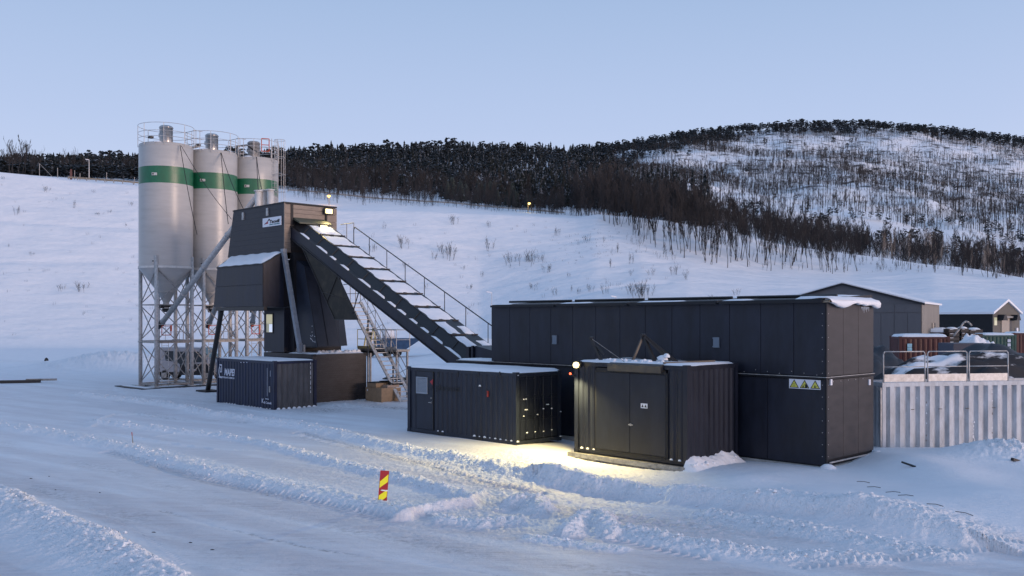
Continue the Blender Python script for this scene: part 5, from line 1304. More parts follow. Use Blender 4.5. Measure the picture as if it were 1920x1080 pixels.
# cardboard box
cb = thing('cardboard_box', 'open tan cardboard box standing at the foot of the stair', 'box', (*gpt(716, 752), -.02), ANG)
m = MB(); m.box(-.75,-.55,0,.72,.75,.78); m.build('box_body', ply, cb, bevel=.01)
m = MB(); m.box(-.7,-.5,.79,.15,.7,1.02); m.build('inner_flap', ply, cb); m = MB(); m.box(.2,-.1,.79,.65,.7,.92); m.build('packing', mat('packing', (.35,.27,.22), .8), cb)
m = MB(); m.box(-.72,-.5,1.03,.1,.7,1.06); m.path([(-.2,0,1.08),(.3,.2,1.12),(.7,.1,1.0)], .05, 5); m.box(-.2,.3,.93,.7,.8,1.0); m.build('black_offcuts', rubber, cb)
m = MB(); m.box(-.62,-.556,.58,-.53,-.551,.68); m.build('sticker', sign_w, cb)
# clutter right of the box
for k, (xi, yi, w, h) in enumerate(((757, 722, .9, .25), (748, 712, 1.3, .2))):
    p = gpt(xi, yi); t = thing('beam_stack', ('stack of dark timbers behind the foot of the stair', 'low pile of dark beams behind the cardboard box')[k], 'timber', (*p, -.02), R(-30))
    for j in range(3): m = MB(); m.box(-w, -.3+j*.22, 0, w, -.12+j*.22, h*(.6+.2*j)); m.build('beam', black, t)
# lorry with blue tipper body and snowy cab
tk = thing('tipper_lorry', 'lorry with dark blue tipper body and white cab seen through the stair', 'lorry', (*gpt(700, 668.5)[:2], 0), R(4))
tk.location = (-13.6, 112.0, .0)
m = MB(); m.prism([(-2.3,.95),(.9,.95),(2.7,2.15),(-2.9,2.15)], 'y', -1.2, 1.2); m.build('tipper_body', truckblue, tk)
m = MB(); m.prism([(-2.95,2.15),(2.75,2.15),(2.75,2.25),(-2.95,2.25)], 'y', -1.25, 1.25); m.build('body_rim', truckblue, tk)
m = MB(); m.box(-3.6,-.5,.6,.9,.5,.93); m.build('chassis', black, tk)
m = MB(); m.prism([(-1.9,2.25),(-.5,2.25),(-.6,3.2),(-1.0,3.5),(-2.0,3.4)], 'y', -1.0, 1.1); m.build('snow_load', snow, tk, True)
m = MB(); m.prism([(-3.9,.9),(-2.96,.9),(-2.96,3.2),(-3.6,3.2),(-3.95,2.1)], 'y', -1.15, 1.15); m.build('cab', sign_w, tk)
m = MB(); m.prism([(-3.75,2.1),(-3.1,2.1),(-3.1,3.0),(-3.5,3.0)], 'y', -1.17, -1.151); m.build('side_window', glass, tk)
for x in (-3.4, -1.4, -.2):
    for y in (-1.15, .85): m = MB(); m.tube((x, y, .5), (x, y+.3, .5), .5, n=16); m.build('wheel', rubber, tk)
# long black beam at the left edge
bm = thing('steel_beam', 'long black steel beam lying on the snow at the left edge', 'beam', (*gpt(-60, 720), .02), R(14))
m = MB(); m.box(-3, -.15, 0, 4.6, .15, .20); m.build('web', black, bm); m = MB(); m.box(3.6,.2,.12,5.6,.35,.26); m.build('cross_piece', galvd, bm)
m = MB(); p = gpt(87, 677.5); blob(m, (p[0], p[1], gz1(*p)+.05), .25, .2, .35, 3); tag(m.build('dark_stone', black), 'small dark stone alone on the far snowfield at left', 'stone')
# debris on the driven snow
for k, (x, y) in enumerate(((58, 897), (92, 893), (288, 996), (104, 918), (187, 924), (357, 1016), (398, 1030), (735, 962))):
    p = gpt(x, y); m = MB(); rnd = random.Random(k); blob(m, (p[0], p[1], gz1(*p)+.003), rnd.uniform(.02,.055), .014, .014, k)
    tag(m.build('dirt_clod', black), ('thin dark clod nearest the left edge on the driven snow', 'dark clod just right of the leftmost one', 'elongated dark clod in the lower left road', 'small dark clod below the pair at far left', 'single dark clod in the middle of the left road', 'dark clod left of the double one near the bottom', 'dark clod low on the road left of centre', 'dark clod at the foot of the striped marker board')[k], 'clod')
# marker board
mk_ = thing('marker_board', 'leaning red and yellow striped marker board stuck in the snow bank', 'sign', (*gpt(716, 951), 0), R(6))
mk_.rotation_euler = (R(-4), R(4.5), R(6))
w, h = .105, .88; z0 = -.02
m = MB(); m.box(-w, 0, z0, w, .03, z0+h); m.build('board', bright_r, mk_)
def stripe(pts):
    m = MB(); m.prism(pts, 'y', -.006, -.001); m.build('yellow_stripe', bright_y, mk_)
stripe([(-w+.012, z0+.47), (w-.012, z0+.62), (w-.012, z0+.80), (-w+.012, z0+.62)])
stripe([(-w+.012, z0+.10), (w-.012, z0+.27), (w-.012, z0+.44), (-w+.012, z0+.29)])
m = MB(); m.box(-.03, -.01, z0+.40, w, -.007, z0+.43); blob(m, (-.02, -.02, z0+.415), .05, .02, .02, 2); m.build('snow_smear', snow, mk_)
st_ = thing('marker_stake', 'thin red-tipped stake standing in the left snow bank', 'stake', (*gpt(250, 838), 0)); st_.rotation_euler = (0, R(-6), 0)
m = MB(); m.tube((0,0,-.1), (0,0,.42), .013, n=6); m.build('stake', timber, st_); m = MB(); m.tube((0,0,.40), (0,0,.52), .015, n=6); m.build('red_tip', red, st_)
# black pipe poking from the drift
p = gpt(1712, 893); m = MB(); zp = gz1(*p); m.tube((p[0]-.22, p[1]+.25, zp+.10), (p[0]+.05, p[1]-.05, zp+.01), .03, n=8); tag(m.build('pipe_end', black), 'black pipe end poking out of the smooth drift at right', 'pipe')
for k, (xi, yi) in enumerate(((1898, 866), (1862, 842))):
    p = gpt(xi, yi, .3); m = MB(); m.bar((p[0], p[1], .38), (p[0]+.25, p[1]+.1, .30), .1, .08); tag(m.build('buried_plank', black), ('dark plank end under the snow lump at the right edge', 'dark bit of plank under the grey-white container')[k], 'plank')
for k, (xi, yi) in enumerate(((1620, 908), (1640, 921), (1676, 946), (1700, 959), (1755, 982), (1810, 999))):
    p = gpt(xi, yi); z = gz1(*p); m = MB(); m.path([(p[0]-.16, p[1]+.10, gz1(p[0]-.16, p[1]+.10)+.012), (p[0], p[1], z+.03), (p[0]+.13, p[1]-.07, gz1(p[0]+.13, p[1]-.07)+.01)], .007, 4)
    o = m.build('grass_blade', twig); tag(o, ('grass blade on the right drift nearest the plinth corner', 'second grass blade down from the plinth corner on the drift', 'grass blade below the smooth hump of the right drift', 'grass blade in the middle of the right drift', 'second-lowest grass blade on the right drift', 'lowest and rightmost grass blade on the drift')[k], 'grass blade', 'grass blades on the right drift')

# ================================================================== buildings at the back right
e = Vector((math.sin(R(31)), math.cos(R(31)), 0)); g = Vector((math.cos(R(31)), -math.sin(R(31)), 0))
N0 = Vector((30.8, 70, 0)); hw_ = 5.7
hl = thing('sheet_hall', 'large dark grey sheet-metal hall with shallow gable behind the charcoal building', 'building', (N0.x, N0.y, 0), R(-31))
He, Hr, Ln = 5.72, 7.28, 10.5
m = MB(); m.box(-2*hw_, 0, -.5, 0, Ln, He); m.prism([(-2*hw_, He), (0, He), (-hw_, Hr)], 'y', 0.0, Ln); m.build('core', hallw, hl)
m = MB()
for i in range(12): x0_, x1_ = -2*hw_+i*hw_/6, -2*hw_+(i+1)*hw_/6-.03; m.box(x0_, -.05, 0, x1_, -.005, He-.75); 
m.build('gable_cladding', hallw, hl)
for i in range(6): m = MB(); m.box(-2*hw_+i*hw_/3+.02, -.04, He-.70, -2*hw_+(i+1)*hw_/3-.02, -.005, He-.05); m.build('cladding_panel', hallw, hl)
m = MB(); m.corr((.02, 0), (.02, Ln), 0, He, (1,0), .5, .05); m.build('side_cladding', hallr, hl)
m = MB(); m.box(.03, 6.2, 2.4, .12, 7.3, 4.2); m.build('side_door', dark2, hl); m = MB(); m.box(.05, 5.4, 2.3, .16, 6.2, 4.2); m.build('door_leaf', door_m, hl)
for sgn in (-1, 1):
    x_e = 0 if sgn > 0 else -2*hw_
    m = MB(); m.hexa([(-hw_, -.2, Hr), (x_e+sgn*.25, -.2, He-.05), (x_e+sgn*.25, Ln+.2, He-.05), (-hw_, Ln+.2, Hr), (-hw_, -.2, Hr+.14), (x_e+sgn*.25, -.2, He+.09), (x_e+sgn*.25, Ln+.2, He+.09), (-hw_, Ln+.2, Hr+.14)]); m.build('roof_snow', snow, hl)
    m = MB(); m.bar((-hw_, -.22, Hr-.03), (x_e+sgn*.25, -.22, He-.1), .05, .16); m.build('verge', dark2, hl)
shed = thing('storage_shed', 'smaller shed with snow-covered roof and tan gable with cream door', 'building', (49.05, 95, 0), R(-46))
Wd_, Ls, He, Hr = 8.0, 16, 5.15, 6.4
m = MB(); m.box(-Ls, 0, -.5, -.02, Wd_, He); m.build('walls', dark2, shed)
m = MB(); m.box(-.02, 0, 0, .05, Wd_, He); m.prism([(0, He), (Wd_, He), (Wd_/2, Hr+.1)], 'x', -.02, .05); m.build('gable_wall', shedw, shed)
for sgn in (0, 1):
    ya, yb = (-.3, Wd_/2) if sgn == 0 else (Wd_+.3, Wd_/2)
    m = MB(); m.hexa([(-Ls, ya, He-.1), (.25, ya, He-.1), (.25, yb, Hr), (-Ls, yb, Hr), (-Ls, ya, He+.12), (.25, ya, He+.12), (.25, yb, Hr+.25), (-Ls, yb, Hr+.25)]); m.build('roof_snow', snow, shed)
m = MB(); m.box(.06, 2.3, 0, .12, 4.6, 4.6); m.build('door', door_m, shed); m = MB(); m.box(.06, 4.6, 0, .10, 5.4, 4.6); m.build('door_opening', black, shed)
for y in (1.7, 5.7): m = MB(); m.prism([(y-.7, 4.4), (y+.7, 4.4), (y+.2, 5.0), (y-.3, 5.0)], 'x', .06, .7); m.build('bracket_hood', dark2, shed)
m = MB(); m.box(.06, 2.3, 4.65, .3, 5.4, 4.85); m.build('door_head', galvd, shed)
m = MB(); m.box(.06, .3, 3.9, .1, 1.0, 4.7); m.build('notice', win_lit, shed)
m = MB(); m.box(.06, 6.6, 2.2, .2, 7.1, 3.6); m.build('white_post', sign_w, shed)
def back_container(label, x0i, x1i, ytop, d, mt, rz, H=2.5, L=None, cap=.16):
    p = at(x0i, ytop, d); zt = p.z-cap; u1 = (x1i-CX)/F; c, s = math.cos(rz), math.sin(rz)
    L = (u1*p.y-p.x)/(c-u1*s)
    return iso_container(label, 0, 0, L, 2.4, H, 0, mt, mt, cap=cap, plant=False, loc=(p.x, p.y, zt-H), rz=rz, pitch=.3)
rc = back_container('dark red container with snow-capped roof behind the guard rails', 1686, 1781, 626.5, 60, redc, R(-8))
m = MB(); m.box(.5, -.03, 1.55, .78, -.01, 1.8); m.box(.5, -.03, 1.8+.02, .78, -.01, 2.05); m.build('poster', mat('poster', (.25,.45,.55), .5, var=.3), rc)
m = MB()
for k, w_ in enumerate((.12, .22, .22)): m.box(2.65, -.03, 2.0-k*.09, 2.65+w_, -.01, 2.03-k*.09)
m.box(2.7, -.03, 1.62, 2.8, -.01, 1.68); m.build('marking', white_print, rc)
back_container('smaller red container peeking over the first one', 1738, 1784, 615.5, 74, redc, R(-12), cap=.3)
gc_ = back_container('dark green container in front of the tan-gabled shed', 1842, 1906, 624.5, 78, greenc, R(-6))
m = MB()
for k in range(3): m.box(2.0, -.03, 1.2+k*.35, 2.25, -.01, 1.45+k*.35)
m.build('placard', white_print, gc_)
back_container('brown-red container at the right edge beyond the green one', 1900, 1960, 622, 86, redc, R(-6), cap=.1)
# stacked frames with snow caps
for k, (xa, xb, yt) in enumerate(((1779, 1800, 613.5), (1802, 1818, 612.5), (1818, 1844, 614.5))):
    p = at(xa, yt, 72); w_ = (xb-xa)*72/F; lab = ('left stack of black crates with snow caps beyond the rails', 'middle stack of black crates with snow caps, narrowest', 'right stack of black crates with snow caps beyond the rails')[k]
    t = thing('crate_stack', lab, 'crates', (p.x, p.y, 0))
    for j in range(4):
        z = p.z-.12-.32*(j+1); m = MB(); m.box(.04*(j % 2), 0, z+.04, w_-.05, .9, z+.30); m.build('crate', black, t)
        m = MB(); m.box(.1, -.02, z+.24, w_*.4, 0, z+.27); m.build('rim_snow', snow, t)
    m = MB(); m.box(0, .05, 0, w_, .85, p.z-1.45); m.build('stand', black, t)
    m = MB(); blob(m, (w_/2, .45, p.z-.14), w_/2+.05, .5, .16, k); m.build('snow_cap', snow, t, True)
m = MB(); pts = [at(x, y, 66) for x, y in ((1788, 630), (1798, 618), (1806, 606), (1811, 602.5), (1816, 604), (1822, 611))]; m.path(pts, .07, 8); tag(m.build('suction_hose', galvd, smooth=True), 'grey hose arching up over the snow pile by the black crates', 'hose')
def lumps(name, label, cx, cy, rx, ry, h, z0, mt, seed, n=60, sharp=1.6, pts=None, cat='heap'):
    xs = np.linspace(-1.15, 1.15, n); Xn, Yn = np.meshgrid(xs, xs); r = np.hypot(Xn, Yn)
    Z = h*np.clip(1-r**sharp, 0, 1)*(1+.35*fbm(Xn*2, Yn*2, 1, 4, seed)) + .10*h*fbm(Xn*7, Yn*7, 1, 3, seed+1)*(r < 1)
    Z = np.where(r > 1.0, -.3, Z)
    o = npmesh(name, np.stack([Xn*rx, Yn*ry, Z], -1).reshape(-1, 3), gridfaces(n, n), mt, None, True)
    o.location = (cx, cy, z0); return tag(o, label, cat)
# dark sand heaps half covered by snow: procedural cover follows height noise
def heap_mat():
    m_ = bpy.data.materials.new('heap'); m_.use_nodes = True; n = m_.node_tree; b_ = n.nodes['Principled BSDF']; L = n.links.new
    t_ = n.nodes.new('ShaderNodeTexCoord'); sp_ = n.nodes.new('ShaderNodeTexNoise'); sp_.inputs['Scale'].default_value = .55; sp_.inputs['Detail'].default_value = 7; sp_.inputs['Roughness'].default_value = .6
    mp_ = n.nodes.new('ShaderNodeMapping'); mp_.inputs['Scale'].default_value = (.5, 1.6, 1); L(t_.outputs['Object'], mp_.inputs[0]); L(mp_.outputs[0], sp_.inputs[0])
    r_ = n.nodes.new('ShaderNodeValToRGB'); r_.color_ramp.elements[0].position = .485; r_.color_ramp.elements[0].color = (.020,.021,.026,1); r_.color_ramp.elements[1].position = .535; r_.color_ramp.elements[1].color = (.78,.8,.84,1)
    L(sp_.outputs['Fac'], r_.inputs[0]); L(r_.outputs[0], b_.inputs['Base Color']); b_.inputs['Roughness'].default_value = .8; return m_
tarp = mat('tarpaulin', (.017,.020,.028), .55, var=.3, scale=1, bump=.05, bscale=1.2)
lumps('tarped_heap', 'dark tarpaulin-covered heap rising behind the left guard rail', 16.2, 44, 4.4, 4, 3.6, -.2, tarp, 3)
lumps('tarped_heap', 'long dark tarpaulin-covered heap stretching to the right edge', 24.5, 48, 7.5, 4.5, 3.35, -.2, tarp, 7)
lumps('aggregate_heap', 'dark heap patched with snow right behind the guard rails', 19.0, 36.8, 7.0, 2.2, 2.75, -.1, heap_mat(), 12, sharp=3.2)
lumps('snow_pile', 'white rugged snow pile between the red and green containers', (1832-CX)/F*62, 62, 2.6, 2.0, 3.35, 0, snow, 21, sharp=1.9)
m = MB(); p = at(1788, 644, 55); m.box(0,0,0,2.2,2,p.z); o = m.build('blue_skip', mat('skip_blue', (.02,.03,.06), .5)); o.location = (p.x, p.y, 0); tag(o, 'low dark blue skip in front of the snow pile', 'skip')

# ================================================================== lamp posts, guard rail, fences on the slope
def post_on(xi, yb, d): p = at(xi, yb, d); return (p.x, p.y, gz1(p.x, p.y))
def lamp_post(xi, d, ytop, label, mt, r=.07, head=None, col=None, e_=0, face=-1):
    x, y = (xi-CX)/F*d, d; z0 = gz1(x, y); zt = CZ-(ytop-HY)*d/F
    t = thing('street_lamp', label, 'street lamp', (x, y, z0)); OFF[t.name] = (x, y, z0)
    m = MB(); m.tube((x, y, z0-.3), (x, y, zt), r, r*.6, n=8); m.build('pole', mt, t)
    m = MB(); m.bar((x, y, zt), (x+face*.7, y-.2, zt+.15), .22, .12); m.build('head', sign_w if not head else dark2, t)
    if head:
        m = MB(); rr = head; m.lathe([(.01, zt-.12-rr), (rr*.8, zt-.12-rr*.6), (rr, zt-.12), (rr*.6, zt-.02), (.01, zt)], 10, (x+face*.45, y-.25)); m.build('lens', lamp_or if col == 'o' else lamp_ye, t, True)
        lamp('street_light', (x+face*.45, y-.6, zt-.5), e_, (1, .55, .18) if col == 'o' else (1, .72, .3), .3)
    return t
lamp_post(167, 212, 300, 'unlit white street lamp in front of the dark wood at left', whitep, .11)
lamp_post(617, 205, 366, 'orange glowing street lamp above the tower floodlight', galvd, .09, .42, 'o', 60, 0)
lamp_post(990, 213, 380, 'yellow glowing street lamp on the road at the edge of the wood', timber, .12, .36, 'y', 90, .6)
lamp_post(922, 120, 549, 'slim unlit lamp post behind the left end of the long building', galv, .05)
lamp_post(1155, 125, 557, 'slim lamp post just above the middle of the long building roof', galv, .05)
def rail_run(label, pts, dz, h=.5):
    t = thing('guard_rail', label, 'guard rail', (0,0,0)); P_ = [(( x-CX)/F*d, d) for x, d in pts]
    P3 = [Vector((a, b_, gz1(a, b_)+dz)) for a, b_ in P_]
    fine = []
    for a, c_ in zip(P3, P3[1:]):
        for k in range(6): q = a.lerp(c_, k/6); fine.append(Vector((q.x, q.y, gz1(q.x, q.y)+dz)))
    m = MB()
    for a, c_ in zip(fine, fine[1:]): m.bar(a, c_, .08, .34)
    m.build('beam', timber if 'wood' in label else galvd, t)
    for q in fine[::2]: m = MB(); m.box(q.x-.09, q.y-.09, q.z-.9, q.x+.09, q.y+.09, q.z+.15); m.build('post', galvd, t)
rail_run('weathered wooden guard rail along the road below the dark wood at left', [(128, 211), (180, 210), (230, 209), (290, 208), (360, 207)], .55)
rail_run('long galvanised guard rail along the road above the middle slope', [(540, 226), (620, 225), (700, 224), (800, 222), (900, 220), (1000, 218), (1070, 217)], .55)
for k, (xi, h_, d) in enumerate(((74, 3.0, 209), (108, 2.4, 210), (140, 2.2, 212), (200, 2.2, 211), (252, 1.6, 211), (150, 1.6, 212))):
    x, y = (xi-CX)/F*d, d; z = gz1(x, y); m = MB(); m.tube((x, y, z-.2), (x, y, z+h_), .07, n=6)
    if k == 0: m.tube((x, y, z+h_), (x+3.2, y, z-.3), .045, n=5)
    tag(m.build('roadside_pole', galvd), ('leaning-stay wooden pole at the crest of the left slope', 'thin pole second from the left on the crest', 'thin snow pole just left of the white street lamp', 'thin snow pole just right of the white street lamp', 'short snow pole nearest the silos on the crest', 'short thin pole among the snow poles at left')[k], 'pole')
m = MB(); x, y = (133-CX)/F*211, 211; z = gz1(x, y); m.box(x-.25, y, z, x+.25, y+.1, z+1.9); m.box(x-.15, y-.02, z+1.9, x+.2, y+.1, z+2.4); tag(m.build('road_sign', mat('sign_back', (.12,.05,.04), .6)), 'small reddish road sign on the crest left of the white lamp', 'sign')

# ================================================================== trees
def tube_np(p, q, r0, r1):
    d = q-p; L = np.linalg.norm(d); d = d/L; a = np.cross(d, [0,0,1.0] if abs(d[2]) < .9 else [1.0,0,0]); a /= np.linalg.norm(a); b_ = np.cross(d, a)
    V = []
    for c, r in ((p, r0), (q, r1)):
        for k in range(3): t = 2*math.pi*k/3; V.append(c+(a*math.cos(t)+b_*math.sin(t))*r)
    Fq = [(0,1,4),(0,4,3),(1,2,5),(1,5,4),(2,0,3),(2,3,5)]
    return V, Fq
def spike(p, q, r0):
    d = q-p; a = np.cross(d, [.3, .2, 1.0]); a = a/(np.linalg.norm(a)+1e-9)*r0
    return [p-a, p+a, q+a*.6, q-a*.6], [(0,1,2),(0,2,3)]
def bare_template(h, seed, depth=4, spread=.5, stems=1, lean=.0, thick=.012, nb=3, split=False, upright=.55, start=.25, flat=False):
    rnd = random.Random(seed); TV, TF, BV, BF = [], [], [], []
    def add(V, Fq, v, f): n = len(V); V.extend(v); Fq.extend([tuple(i+n for i in t) for t in f])
    def grow(p, d, L, r, lv):
        segs = 3 if lv < 2 else 2; pts = [p]; rs = [r]
        for k in range(segs):
            d = d+np.array([rnd.gauss(0,.10), rnd.gauss(0,.10), .05]); d /= np.linalg.norm(d); pts.append(pts[-1]+d*L/segs); rs.append(r*(1-.28*(k+1)))
        for k in range(segs):
            v, f = spike(pts[k], pts[k+1], max(rs[k]*1.1, .0032)) if (flat and lv) else tube_np(pts[k], pts[k+1], max(rs[k], .0035), max(rs[k+1], .0028))
            add(TV if lv == 0 else BV, TF if lv == 0 else BF, v, f)
        if lv >= depth: return
        n = nb + (2 if lv == 0 else 0)*2
        for k in range(n):
            t = start+(1-start)*(k+rnd.random())/n if lv == 0 else rnd.uniform(.25, 1)
            i = min(int(t*segs), segs-1); q = pts[i]+(pts[i+1]-pts[i])*(t*segs-i)
            az = rnd.uniform(0, 2*math.pi); o = np.array([math.cos(az), math.sin(az), 0])*spread
            dd_ = d*upright+o+np.array([0,0,.28]); dd_ /= np.linalg.norm(dd_)
            grow(q, dd_, L*rnd.uniform(.38,.62)*(1.05-.45*t if lv == 0 else 1), rs[i]*.5, lv+1)
    marks = []
    for s in range(stems):
        marks.append((len(TV), len(TF), len(BV), len(BF)))
        az = rnd.uniform(0, 6.28); sp = lean if stems == 1 else rnd.uniform(.08, .32)
        d = np.array([math.cos(az)*sp, math.sin(az)*sp, 1.0]); d /= np.linalg.norm(d)
        grow(np.array([math.cos(az)*.05*stems, math.sin(az)*.05*stems, -.15]), d, h*rnd.uniform(.75, 1), h*thick*rnd.uniform(.7,1.1), 0)
    if split:
        marks.append((len(TV), len(TF), len(BV), len(BF))); o = []
        for (a, b_, c, e_), (a2, b2, c2, e2) in zip(marks, marks[1:]): o.append(((np.array(TV[a:a2]), np.array(TF[b_:b2])-a), (np.array(BV[c:c2]), np.array(BF[e_:e2])-c)))
        return o
    return (np.array(TV), np.array(TF)), (np.array(BV).reshape(-1, 3), np.array(BF, dtype=int).reshape(-1, 3))
def trimesh(name, V, Fq, mt):
    me = bpy.data.meshes.new(name); me.vertices.add(len(V)); me.vertices.foreach_set('co', np.asarray(V, np.float32).ravel())
    Fq = np.asarray(Fq, np.int32); me.loops.add(Fq.size); me.loops.foreach_set('vertex_index', Fq.ravel()); me.polygons.add(len(Fq))
    me.polygons.foreach_set('loop_start', np.arange(0, Fq.size, 3, dtype=np.int32)); me.polygons.foreach_set('loop_total', np.full(len(Fq), 3, np.int32))
    me.update(calc_edges=True); me.materials.append(mt); return me
def merged(name, tpl, pos, sc, rot, mt, label=None, cat=None, tidx=None):
    """all instances in one mesh; tpl: list of (V, F)"""
    VV, FF, base = [], [], 0
    tidx = tidx if tidx is not None else rng.integers(0, len(tpl), len(pos))
    for t, (V, Fq) in enumerate(tpl):
        idx = np.where(tidx == t)[0]
        if not len(idx): continue
        c, s = np.cos(rot[idx]), np.sin(rot[idx]); S_ = sc[idx]
        X = (V[None,:,0]*c[:,None]-V[None,:,1]*s[:,None])*S_[:,None,0]; Y = (V[None,:,0]*s[:,None]+V[None,:,1]*c[:,None])*S_[:,None,0]; Z = V[None,:,2]*S_[:,None,1]
        A_ = np.stack([X, Y, Z], -1)+pos[idx][:,None,:]; n = len(V)
        VV.append(A_.reshape(-1, 3)); FF.append((Fq[None]+(np.arange(len(idx))*n)[:,None,None]+base).reshape(-1, 3)); base += n*len(idx)
    me = trimesh(name, np.concatenate(VV), np.concatenate(FF), mt); o = link(bpy.data.objects.new(name, me))
    tag(o, label, cat, kind='stuff'); return o
# leafless trees one can tell apart
protos = []
for k in range(7):
    st_list = bare_template(1.0, 100+k, depth=3, stems=[1,1,2,3,1,4,2][k], nb=3, spread=.33, lean=[.05,.25,.1,.1,.15,.1,.1][k], thick=.015, upright=.95, start=.45, split=True)
    protos.append([('trunk', trimesh('trunk', tv, tf, bark)) if j == 0 else ('branches', trimesh('branches', bv, bf, twig)) for (tv, tf), (bv, bf) in st_list for j in (0, 1)])
def place_tree(x, y, h, k, label, cat='tree', group=None, name='bare_tree', trunk_mat=None, dz=0, parts=True, w=1):
    z = gz1(x, y)+dz
    o = link(bpy.data.objects.new(name, None)); o.location = (x, y, z); o.rotation_euler = (0, 0, random.uniform(0, 6.28)); o.scale = (h*w, h*w, h); tag(o, label, cat, group)
    for nm, me in protos[k]:
        c = link(bpy.data.objects.new(nm, me)); c.parent = o
    return o
rt = random.Random(42); cnt = 0
low_y = mk((1120,420),(1200,445),(1240,466),(1290,492),(1400,508),(1530,512),(1700,508),(1900,525))
while cnt < 125:
    xi = rt.uniform(1135, 1910); yt, yb = float(crest_y(xi)), float(low_y(xi)); yi = yt+(yb-yt)*rt.random()**.8
    if xi > 1560 and rt.random() < .55: continue
    # find the ground point seen at (xi, yi)
    ds = np.linspace(130, 200, 160); xs_w = (xi-CX)/F*ds; zz_ = gz(xs_w, ds); ys_ = HY-(zz_-CZ)*F/ds; k = int(np.argmin(np.abs(ys_-yi))); d = ds[k]
    x = (xi-CX)/F*d; h = rt.uniform(5.0, 9.5)*(1 if xi < 1500 else .72)
    k = rt.randrange(7); fr = (yi-yt)/(yb-yt)
    form = ['slim straight', 'strongly leaning', 'twin-stemmed', 'three-stemmed', 'single upright', 'bushy four-stemmed', 'wide twin-stemmed'][k]
    zone = ('high on the bank', 'halfway up the bank', 'at the foot of the bank')[0 if fr < .4 else 1 if fr < .75 else 2]
    side = 'beside the open slope' if xi < 1250 else 'left of the hall gable' if xi < 1480 else 'above the hall gable' if xi < 1680 else 'near the right edge'
    place_tree(x, d, h, k, f'{form} leafless tree {zone}, {side}', group='leafless trees on the snowy bank', w=.8); cnt += 1
for k, (xi, h, d) in enumerate(((8, 7.5, 222), (26, 8.6, 210), (38, 7.4, 230), (48, 8.4, 211), (62, 6.0, 224), (72, 5.2, 226))):
    place_tree((xi-CX)/F*d, d, h*.95, [5,2,4,0,6,1][k], ('bushy leafless tree at the very left edge of the slope crest', 'tallest twin-stemmed leafless tree near the left edge', 'leafless tree between the two tall pale-stemmed ones', 'tall leafless tree with reddish stem, right of the twin-stemmed one', 'smaller leafless tree right of the tall pair at left', 'small leafless tree just before the dark wood at left')[k], group='leafless trees on the left crest')
for k in range(58):
    xi = rt.uniform(545, 1085) if k < 40 else rt.uniform(545, 740); d = rt.uniform(232, 262); x = (xi-CX)/F*d
    kk = rt.choice([2,3,5,6,4]); form = {2: 'twin-stemmed', 3: 'three-stemmed', 5: 'bushy four-stemmed', 6: 'wide twin-stemmed', 4: 'single upright'}[kk]
    side = 'just right of the tower' if xi < 680 else 'left of the spruce plantation' if xi < 830 else 'near the snowy young spruces' if xi < 960 else 'near the yellow street lamp'
    place_tree(x, d, rt.uniform(4.5, 8.5), kk, f'{form} leafless tree along the upper road, {side}', group='leafless trees along the upper road')
# stakes of brown scrub along the upper road, and the leafless wood behind the bank
bt1 = []
for k in range(5):
    (tv, tf), (bv, bf) = bare_template(1.0, 300+k, depth=3, stems=[1,2,1,3,2][k], nb=4, spread=.30, lean=.12, thick=.0075, flat=True, upright=.8)
    bt1.append((np.concatenate([tv, bv]), np.concatenate([tf, bf+len(tv)])))
bt2 = []
for k in range(4):
    (tv, tf), (bv, bf) = bare_template(1.0, 350+k, depth=2, stems=[2,3,1,4][k], nb=4, spread=.3, lean=.12, thick=.009, flat=True, upright=.8)
    bt2.append((np.concatenate([tv, bv]), np.concatenate([tf, bf+len(tv)])))
def scatter(n, fx, fd, hr, wr=1.0, seed=1, maxz=None):
    r_ = np.random.default_rng(seed); xi = fx(r_, n); d = fd(r_, xi); x = (xi-CX)/F*d; z = gz(x, d)
    h = r_.uniform(hr[0], hr[1], n); return np.stack([x, d, z-.15], -1), np.stack([h*wr, h], -1), r_.uniform(0, 6.28, n)
p, s, r0 = scatter(640, lambda r_, n: r_.uniform(1090, 1990, n), lambda r_, xi: crest_d(xi)+r_.uniform(3, 75, len(xi)), (3.4, 8.6), 1.1, 5); s = s*np.interp(CX+F*p[:, 0]/p[:, 1], [1100, 1240, 1340], [1.45, 1.3, 1.0])[:, None]
# trees just behind the bank are taller the closer they stand to the left
merged('leafless_wood', bt1, p, s, r0, twig, 'dense brown leafless wood behind the snowy bank at right', 'wood')
p, s, r0 = scatter(60, lambda r_, n: r_.uniform(1640, 1990, n), lambda r_, xi: crest_d(xi)+r_.uniform(3, 40, len(xi)), (5, 9), .4, 55)
merged('pale_birches', [b for b in bt2], p, s, r0, birch, 'pale birch stems standing in the leafless wood at right', 'birch wood')
p, s, r0 = scatter(430, lambda r_, n: r_.uniform(540, 1110, n), lambda r_, xi: crest_d(xi)+r_.uniform(14, 60, len(xi)), (1.6, 5.5), .9, 6)
merged('roadside_scrub', bt2, p, s, r0, twig, 'brown roadside scrub along the upper road', 'scrub')
p, s, r0 = scatter(170, lambda r_, n: r_.uniform(1140, 1900, n), lambda r_, xi: mid_d(xi)+(crest_d(xi)-mid_d(xi))*r_.uniform(.05, 1, len(xi)), (.5, 2.2), .9, 16)
merged('bank_undergrowth', bt2, p, s, r0, twig, 'thin undergrowth between the trees of the snowy bank', 'undergrowth')

